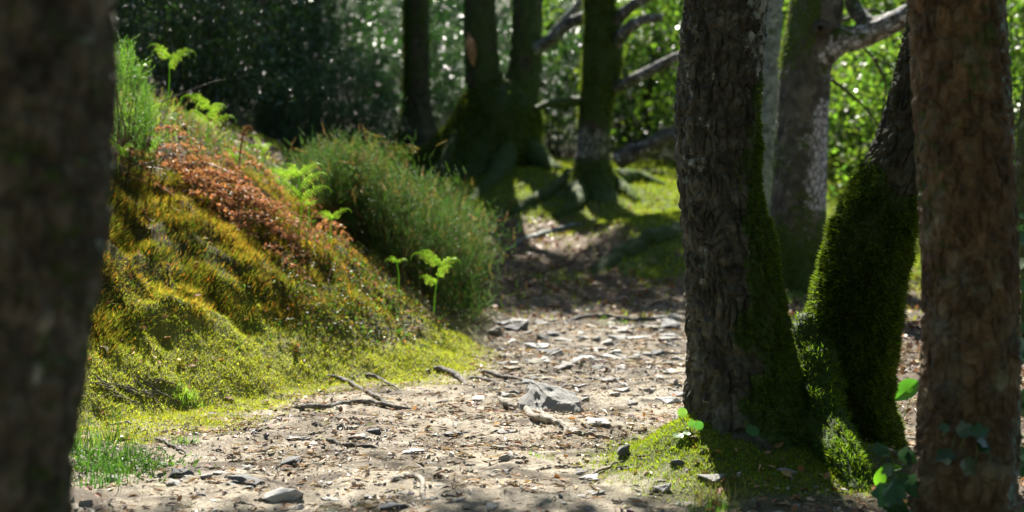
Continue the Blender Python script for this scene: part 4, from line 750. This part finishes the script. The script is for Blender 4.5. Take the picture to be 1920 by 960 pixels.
# fine gravel
x, y = ground_sample(42000, -2.1, 2.9, 3.6, 9.6); d, n, n2, low, gold, top, mound, rt, wood = zones(x, y); k = (R.random(len(x)) < np.clip(1-low-gold-top-mound, 0, 1)*(.3+.7*sst(0, .3, n))); x, y = x[k], y[k]; N_ = len(x)
ov = nrm(np.array([(1, 0, 0), (-1, .1, 0), (0, 1, 0), (.1, -1, 0), (.1, 0, 1), (0, 0, -1)])); of = np.array([(0, 2, 4), (2, 1, 4), (1, 3, 4), (3, 0, 4), (2, 0, 5), (1, 2, 5), (3, 1, 5), (0, 3, 5)])
L = .002+.013*R.random(N_)**3.5; s = Soup(); s.inst(ov, of, np.stack([x, y, height(x, y)+.001], 1), scl(frames(R.normal(size=(N_, 3))), L, L*.8, L*.5), jit(mixc((.10, .10, .10), (.5, .47, .43), R.random(N_)), .2)); o = s.build("gravel", M_litter); tag(o, "fine gravel trodden into the path", "gravel", kind="stuff")

# ------------------------------------------------------------------ roots and twigs
def rootlet(name, label, cat, px, r0, r1, mt, lift=.4, group=None, mo=0., wob=.003):
    P = np.array([GB(*q) if cat == 'stalk' else G(*q) for q in px]); P[:, 2] += r0*lift; n_ = 12*len(px); pth = curve(P, n_); pth[:, 0] += wob*fbm(np.arange(n_)*.35, P[0, 0]*9, 0, 2); pth[:, 2] += wob*2*fbm(np.arange(n_)*.3, P[0, 1]*9, 5, 2)
    uu = np.linspace(0, 1, n_); tp_ = np.minimum(sst(-.03, .22, uu), sst(-.03, .25, 1-uu)); pth[:, 2] -= r0*1.3*(1-tp_)**2; rr = np.linspace(r0, r1, n_)*(.35+.65*tp_)*(1+.25*fbm(np.arange(n_)*.4, 3, P[0, 0], 2))
    V, Q, bc, *_ = tube(pth, rr, 12, lambda TH, S, RR, b, p: .25*RR*fbm(b[..., 0]*60, b[..., 1]*60, b[..., 2]*25, 2), ref=(0, 0, 1)); o = link(name, mesh(name, V, [Q], bc=bc, mk=np.tile([mo, .2, 0], (len(V), 1))), mt); tag(o, label, cat, group); return o
W_, K_ = M_wood, M_woodD
roots = [([(598, 708), (640, 714), (690, 738), (715, 752), (745, 768)], .011, .008, K_, "grey root running down from the mossy bank foot"), ([(545, 762), (600, 766), (650, 758), (700, 758), (760, 768), (832, 772)], .014, .008, K_, "long dark root lying across the foot of the bank"),
 ([(680, 700), (720, 716), (752, 733)], .009, .006, K_, "short root in the moss right above the long dark root"), ([(810, 688), (845, 702), (868, 718), (877, 736)], .017, .010, K_, "thick hooked root at the bank's corner"), ([(865, 716), (900, 712), (942, 722)], .010, .007, K_, "thin root reaching right from the hooked root"),
 ([(898, 697), (945, 708), (992, 718)], .011, .008, K_, "thin root above the largest stone's left side"), ([(932, 740), (950, 762), (985, 770), (1000, 786), (1040, 796), (1062, 806), (1050, 824)], .019, .010, W_, "pale thick root winding past the largest stone"), ([(1060, 812), (1100, 818), (1156, 824)], .009, .005, W_, "pale thin root ending below the white flat stone"),
 ([(715, 914), (745, 900), (775, 895), (792, 908), (792, 932), (802, 952)], .011, .007, W_, "pale forked root in the near foreground"), ([(600, 822), (650, 836), (718, 842)], .008, .006, K_, "thin dark root among stones left of mid path"), ([(1060, 602), (1120, 598), (1180, 603), (1262, 598)], .020, .014, K_, "dark root across the far edge of the sunlit path"),
 ([(990, 770), (1020, 778), (1036, 792)], .008, .005, W_, "short root fork touching the largest stone")]
for px_, r0, r1, mt, lb in roots: rootlet("root", lb, "root", px_, r0, r1, mt)
rootlet("root", "big mossy root ridge left of the centre oak in the half shade", "root", [(1108, 520), (1150, 488), (1200, 458), (1262, 432), (1310, 415)], .10, .09, M_barkD, -.45, mo=1.0, wob=.012)
rootlet("root", "mossy root running down below the forked tree", "root", [(950, 470), (1000, 448), (1060, 430), (1100, 420)], .03, .02, M_barkE, .5, mo=.1)
rootlet("twig", "pale bent twig leaning on the left tip of the mossy mound", "twig", [(1092, 906), (1130, 884), (1172, 864)], .005, .003, W_, 1.2)
rootlet("twig", "short brown stick lying at the bank foot beyond the grass tuft", "twig", [(288, 822), (325, 840), (352, 855)], .006, .004, K_, 1.0)
rootlet("twig", "grey stick across the low moss above the stick by the grass tuft", "twig", [(196, 800), (235, 795), (250, 798)], .005, .003, W_, 1.0)
for i in range(16):
    a0, b0 = random.uniform(165, 290), random.uniform(690, 750); rootlet("twig", "thin brown twig in the tangle low on the bank beside the near trunk", "twig", [(a0, b0), (a0+random.uniform(15, 30), b0+random.uniform(4, 16)), (a0+random.uniform(35, 70), b0+random.uniform(12, 32))], .0035, .002, M_dryb if 'M_dryb' in globals() else K_, 2.5, "twigs tangled low on the bank")
for i in range(64):
    a0, b0 = random.uniform(300, 1230), random.uniform(770, 945); an = random.uniform(-.25, .25); l = random.uniform(14, 46)
    if b0 < 800+max(0, (500-a0))*.3: continue
    rootlet("twig", "small dark twig lying loose on the near path", "twig", [(a0, b0), (a0+l*.5, b0+l*.25*an+random.uniform(-2, 2)), (a0+l, b0+l*.6*an)], random.uniform(.0025, .005), .002, random.choice([K_, K_, W_]), .8, "small twigs on the near path")
for i, q in enumerate([[(334, 371), (360, 362), (387, 356)], [(465, 352), (495, 370), (520, 384)], [(250, 322), (300, 308)], [(458, 322), (450, 340), (442, 362)], [(412, 348), (450, 350)], [(315, 396), (345, 412)]]):
    pts = q; rootlet("dead_stalk", ["pale dead stalk lying over the dead bracken heap", "long pale dead stalk right of the bracken heap's top", "short pale stalk above the bracken heap", "bent brown stalk right of the bracken heap", "thin pale stalk crossing near the bushy fern", "pale stalk in the golden moss under the bracken heap"][i], "stalk", pts, .004, .003, W_, 6.0)
# arching dead twig against the dark
P = curve([Pp(298, 192, 7.4), Pp(350, 172, 7.4), Pp(400, 153, 7.4), Pp(424, 149, 7.4)], 24); P[0, 2] -= .05; V, Q, bc, *_ = tube(P, np.linspace(.004, .0022, 24), 7); o = link("twig", mesh("twig", V, [Q], bc=bc, mk=np.zeros((len(V), 3))), M_woodD); tag(o, "bare arching twig sticking out right of the highest fern shoot", "twig")
g_ = GB(448, 345); P = curve([g_-np.array([0, 0, .02]), Pp(450, 290, g_[1]), Pp(456, 252, g_[1]), Pp(466, 238, g_[1]), Pp(474, 246, g_[1])], 16); s = Soup(); V, Q, *_ = tube(P, np.linspace(.004, .006, 16), 7); s.add(V, Q, (.17, .10, .06)); pinnae(s, P[4:], .022, np.array((.17, .10, .06))); o = s.build("dead_bracken_stalk", M_dry); tag(o, "upright hooked brown bracken stalk against the dark holly", "bracken")

# ------------------------------------------------------------------ grass tufts
def tuft_(px, py, n, L, spread, c0, c1, label, name="grass_tuft", cat="grass", lean=(0, 0, 1), w=.0035):
    b = G(px, py); th_ = R.uniform(0, 6.28, n); rq = np.sqrt(R.random(n))*1.6; x = b[0]+np.cos(th_)*rq*spread; y = b[1]+np.sin(th_)*rq*spread*.7; z = height(x, y); ax = np.stack([(x-b[0])/spread*.7, (y-b[1])/spread*.5, np.ones(n)], 1)*1.3+R.normal(0, .7, (n, 3))*np.array([1, 1, .4])+np.array(lean)-np.array([0, 0, 1])
    l = L*(.45+.75*R.random(n)); up = np.stack([(x-b[0]), (y-b[1]), np.full(n, -.3)], 1); s = Soup(); s.inst(*GRASS, np.stack([x, y, z-.004], 1), scl(frames(ax, -up-ax*.2), w, l, l), jit(mixc(c0, c1, R.random(n)), .15))
    o = s.build(name, M_grass, None, b); o.location = b; tag(o, label, cat)
tuft_(165, 850, 240, .13, .11, (.02, .06, .01), (.08, .17, .03), "tall bright green grass tuft beside the blurred left trunk")
tuft_(232, 880, 220, .075, .09, (.012, .035, .01), (.05, .11, .02), "spreading green grass tuft above the dark stones on the left")
tuft_(180, 905, 200, .08, .09, (.02, .06, .01), (.06, .14, .025), "low grass tuft nearest the left trunk's foot")
b_ = G(215, 880); n = 900; x = b_[0]+R.normal(0, .12, n); y = b_[1]+R.normal(0, .07, n); z = height(x, y)+.035*R.random(n); L = .008+.014*R.random(n)
s = Soup(); s.inst(*LEAF, np.stack([x, y, z], 1), scl(frames(R.normal(size=(n, 3)), R.normal(0, .5, (n, 3))+np.array([0, 0, 1])), L, L, L), jit(mixc((.03, .08, .015), (.09, .17, .03), R.random(n)), .25)); o = s.build("weed_cover", M_soft); tag(o, "small dark green weeds among the grass by the left trunk", "weeds", kind="stuff")
tuft_(355, 756, 90, .055, .035, (.16, .30, .04), (.24, .40, .06), "small lime green grass tuft in the yellow moss")
tuft_(345, 832, 60, .035, .03, (.08, .18, .03), (.16, .30, .05), "very small grass tuft beside the short brown stick")
tuft_(1010, 858, 40, .02, .03, (.12, .26, .03), (.2, .36, .05), "flat patch of green blades right of the pointed grey stone")
tuft_(1350, 945, 60, .10, .05, (.30, .26, .14), (.42, .36, .2), "dry straw coloured grass arching before the centre oak", lean=(.5, 0, .7), w=.003)
tuft_(1330, 962, 70, .05, .05, (.08, .17, .03), (.16, .30, .05), "green grass sprouting at the bottom edge below the dry grass")
tuft_(1500, 560, 200, .06, .18, (.09, .20, .03), (.16, .32, .05), "sunlit green grass between the centre oak and the leaning trunk")
tuft_(1160, 606, 120, .03, .14, (.08, .18, .03), (.15, .28, .05), "thin green grass patch at the far edge of the sunlit path")

# ------------------------------------------------------------------ ivy and pennywort round the right trunks
a_ = np.linspace(0, 2*np.pi, 21)[:-1]; rr_ = .5*(1+.28*np.cos(a_*5)*(.6+.4*np.cos(a_)))
IVY = (np.vstack([[0, .45, .0], np.stack([np.sin(a_)*rr_, .5+np.cos(a_)*rr_*1.05, .05*np.abs(np.sin(a_))*2-.03], 1)]), np.array([(0, 1+(j+1) % 20, 1+j) for j in range(20)]))
OVAL = (np.vstack([[0, .45, .0], np.stack([np.sin(a_)*.30*np.abs(np.sin(a_/2+.35*np.sin(a_)*0))**.0*np.abs(np.sin(a_))**.45*(1-.3*np.cos(a_)), .5+np.cos(a_)*.5, .12*np.abs(np.sin(a_))], 1)]), IVY[1])
RND = (np.vstack([[0, .5, -.05], np.stack([np.sin(a_)*.5, .5+np.cos(a_)*.48, .03*np.cos(a_*3)], 1)]), IVY[1])
def leafplant(name, label, cat, base, leaves, tmpl, c, mt=M_leaf, group=None):
    root = empty(name, base); tag(root, label, cat, group); base = np.array(base)
    for (tp, size, ax, up) in leaves:
        tp = np.array(tp); s = Soup(); s.inst(*tmpl, tp[None], scl(frames(np.array([ax], float), np.array([up], float)), size, size, size), jit(np.array([c]), .12)); s.build("leaf", mt, root, base, smooth=True)
    st = Soup()
    for (tp, size, ax, up) in leaves:
        b0 = np.array(tp)+np.array([random.uniform(-.03, .03), .012, -random.uniform(.02, .05)]) if name == 'ivy' else base+np.array([random.uniform(-.01, .01), random.uniform(-.01, .01), -.01])
        V, Q, *_ = tube(curve([b0, (b0+np.array(tp))/2+np.array([0, 0, .008]), tp], 8), np.linspace(.0016, .001, 8), 5); st.add(V, Q, (.12, .2, .05))
    st.build("stalks", mt, root, base)
g_ = G(1290, 812); leafplant("pennywort", "cluster of round pennywort leaves at the left foot of the centre oak", "plant", g_, [(Pp(1262, 818, g_[1]-.02), .035, (1, .2, .1), (0, -.3, 1)), (Pp(1278, 812, g_[1]-.02), .03, (1, -.2, 0), (0, -.2, 1)), (Pp(1292, 800, g_[1]), .026, (.6, 0, .6), (0, -1, .5)), (Pp(1300, 795, g_[1]+.01), .022, (1, 0, .2), (0, -.5, 1)), (Pp(1272, 780, g_[1]+.05), .034, (.7, 0, .6), (.1, -.8, .5))], RND, (.14, .30, .08))
g_ = G(1410, 822); leafplant("pennywort", "single large round leaf in front of the centre oak's foot", "plant", g_, [(Pp(1398, 806, g_[1]-.04), .045, (1, 0, -.1), (0, -.7, .8)), (Pp(1308, 806, g_[1]-.02), .030, (.3, 0, 1), (0, -1, .4))], RND, (.06, .15, .045))
b = np.array([1.32, 4.75, gz(1.32, 4.75)]); b2 = np.array([1.33, 4.3, gz(1.33, 4.3)])
g_ = G(1690, 800); leafplant("broad_leaf_plant", "large oval green leaf in the gap between leaning and red-brown trunks", "plant", g_, [(Pp(1722, 715, g_[1]-.1), .115, (-.9, .1, -.75), (-.3, -.9, .5))], OVAL, (.08, .20, .025))
g_ = G(1652, 925); leafplant("broad_leaf_plant", "upright bright oval leaf at the left of the ivy, bottom right", "plant", g_, [(Pp(1645, 912, g_[1]), .062, (.25, 0, 1), (0, -1, .2)), (Pp(1668, 880, g_[1]), .04, (.8, 0, .1), (0, -.6, .8))], OVAL, (.14, .34, .03))
def ivy(label, spots, c, group, s0=.045):
    base = np.array([spots[0][0][0], spots[0][0][1], gz(spots[0][0][0], spots[0][0][1])]); L_ = [(p_, s0*random.uniform(.7, 1.3), (random.uniform(-1, 1), random.uniform(-.3, .1), random.uniform(-.9, .4)), (random.uniform(-.4, .4), -1, random.uniform(.2, 1.2))) for p_, in spots]
    leafplant("ivy", label, "ivy", base, L_, IVY, c, M_holly, group)
ivy("dark ivy trailing at the left foot of the red-brown trunk", [(Pp(random.uniform(1660, 1725), random.uniform(840, 965), 3.72),) for _ in range(15)], (.03, .09, .03), "ivy round the right trunks")
ivy("dark ivy climbing the lower front of the red-brown trunk", [(Pp(random.uniform(1760, 1890), random.uniform(800, 900), 3.585),) for _ in range(8)], (.025, .07, .02), "ivy round the right trunks", .038)
ivy("green ivy behind the right edge of the red-brown trunk", [(Pp(random.uniform(1898, 1935), random.uniform(370, 960), 3.78),) for _ in range(34)], (.07, .17, .04), "ivy round the right trunks", .04)
# thin dry climbing stems on the red-brown trunk
for i, q in enumerate([[(1745, 700), (1765, 620), (1790, 560), (1815, 500)], [(1735, 560), (1760, 600), (1800, 640), (1870, 655)], [(1880, 960), (1860, 860), (1880, 760), (1892, 690)]]):
    c0x = 1818; P = []
    for a, b_ in q:
        dx = (a-c0x)/92.0; yy = 3.75-.127*math.sqrt(max(0.02, 1-dx*dx))-.004; P.append(Pp(a, b_, yy))
    P = curve(P, 40); V, Q, bc, *_ = tube(P, np.linspace(.0020, .001, 40), 6); o = link("climbing_stem", mesh("climbing_stem", V, [Q], bc=bc, mk=np.zeros((len(V), 3))), M_woodD); tag(o, "thin dry brown ivy stem creeping over the red-brown trunk", "stem", "dry stems on the red-brown trunk")
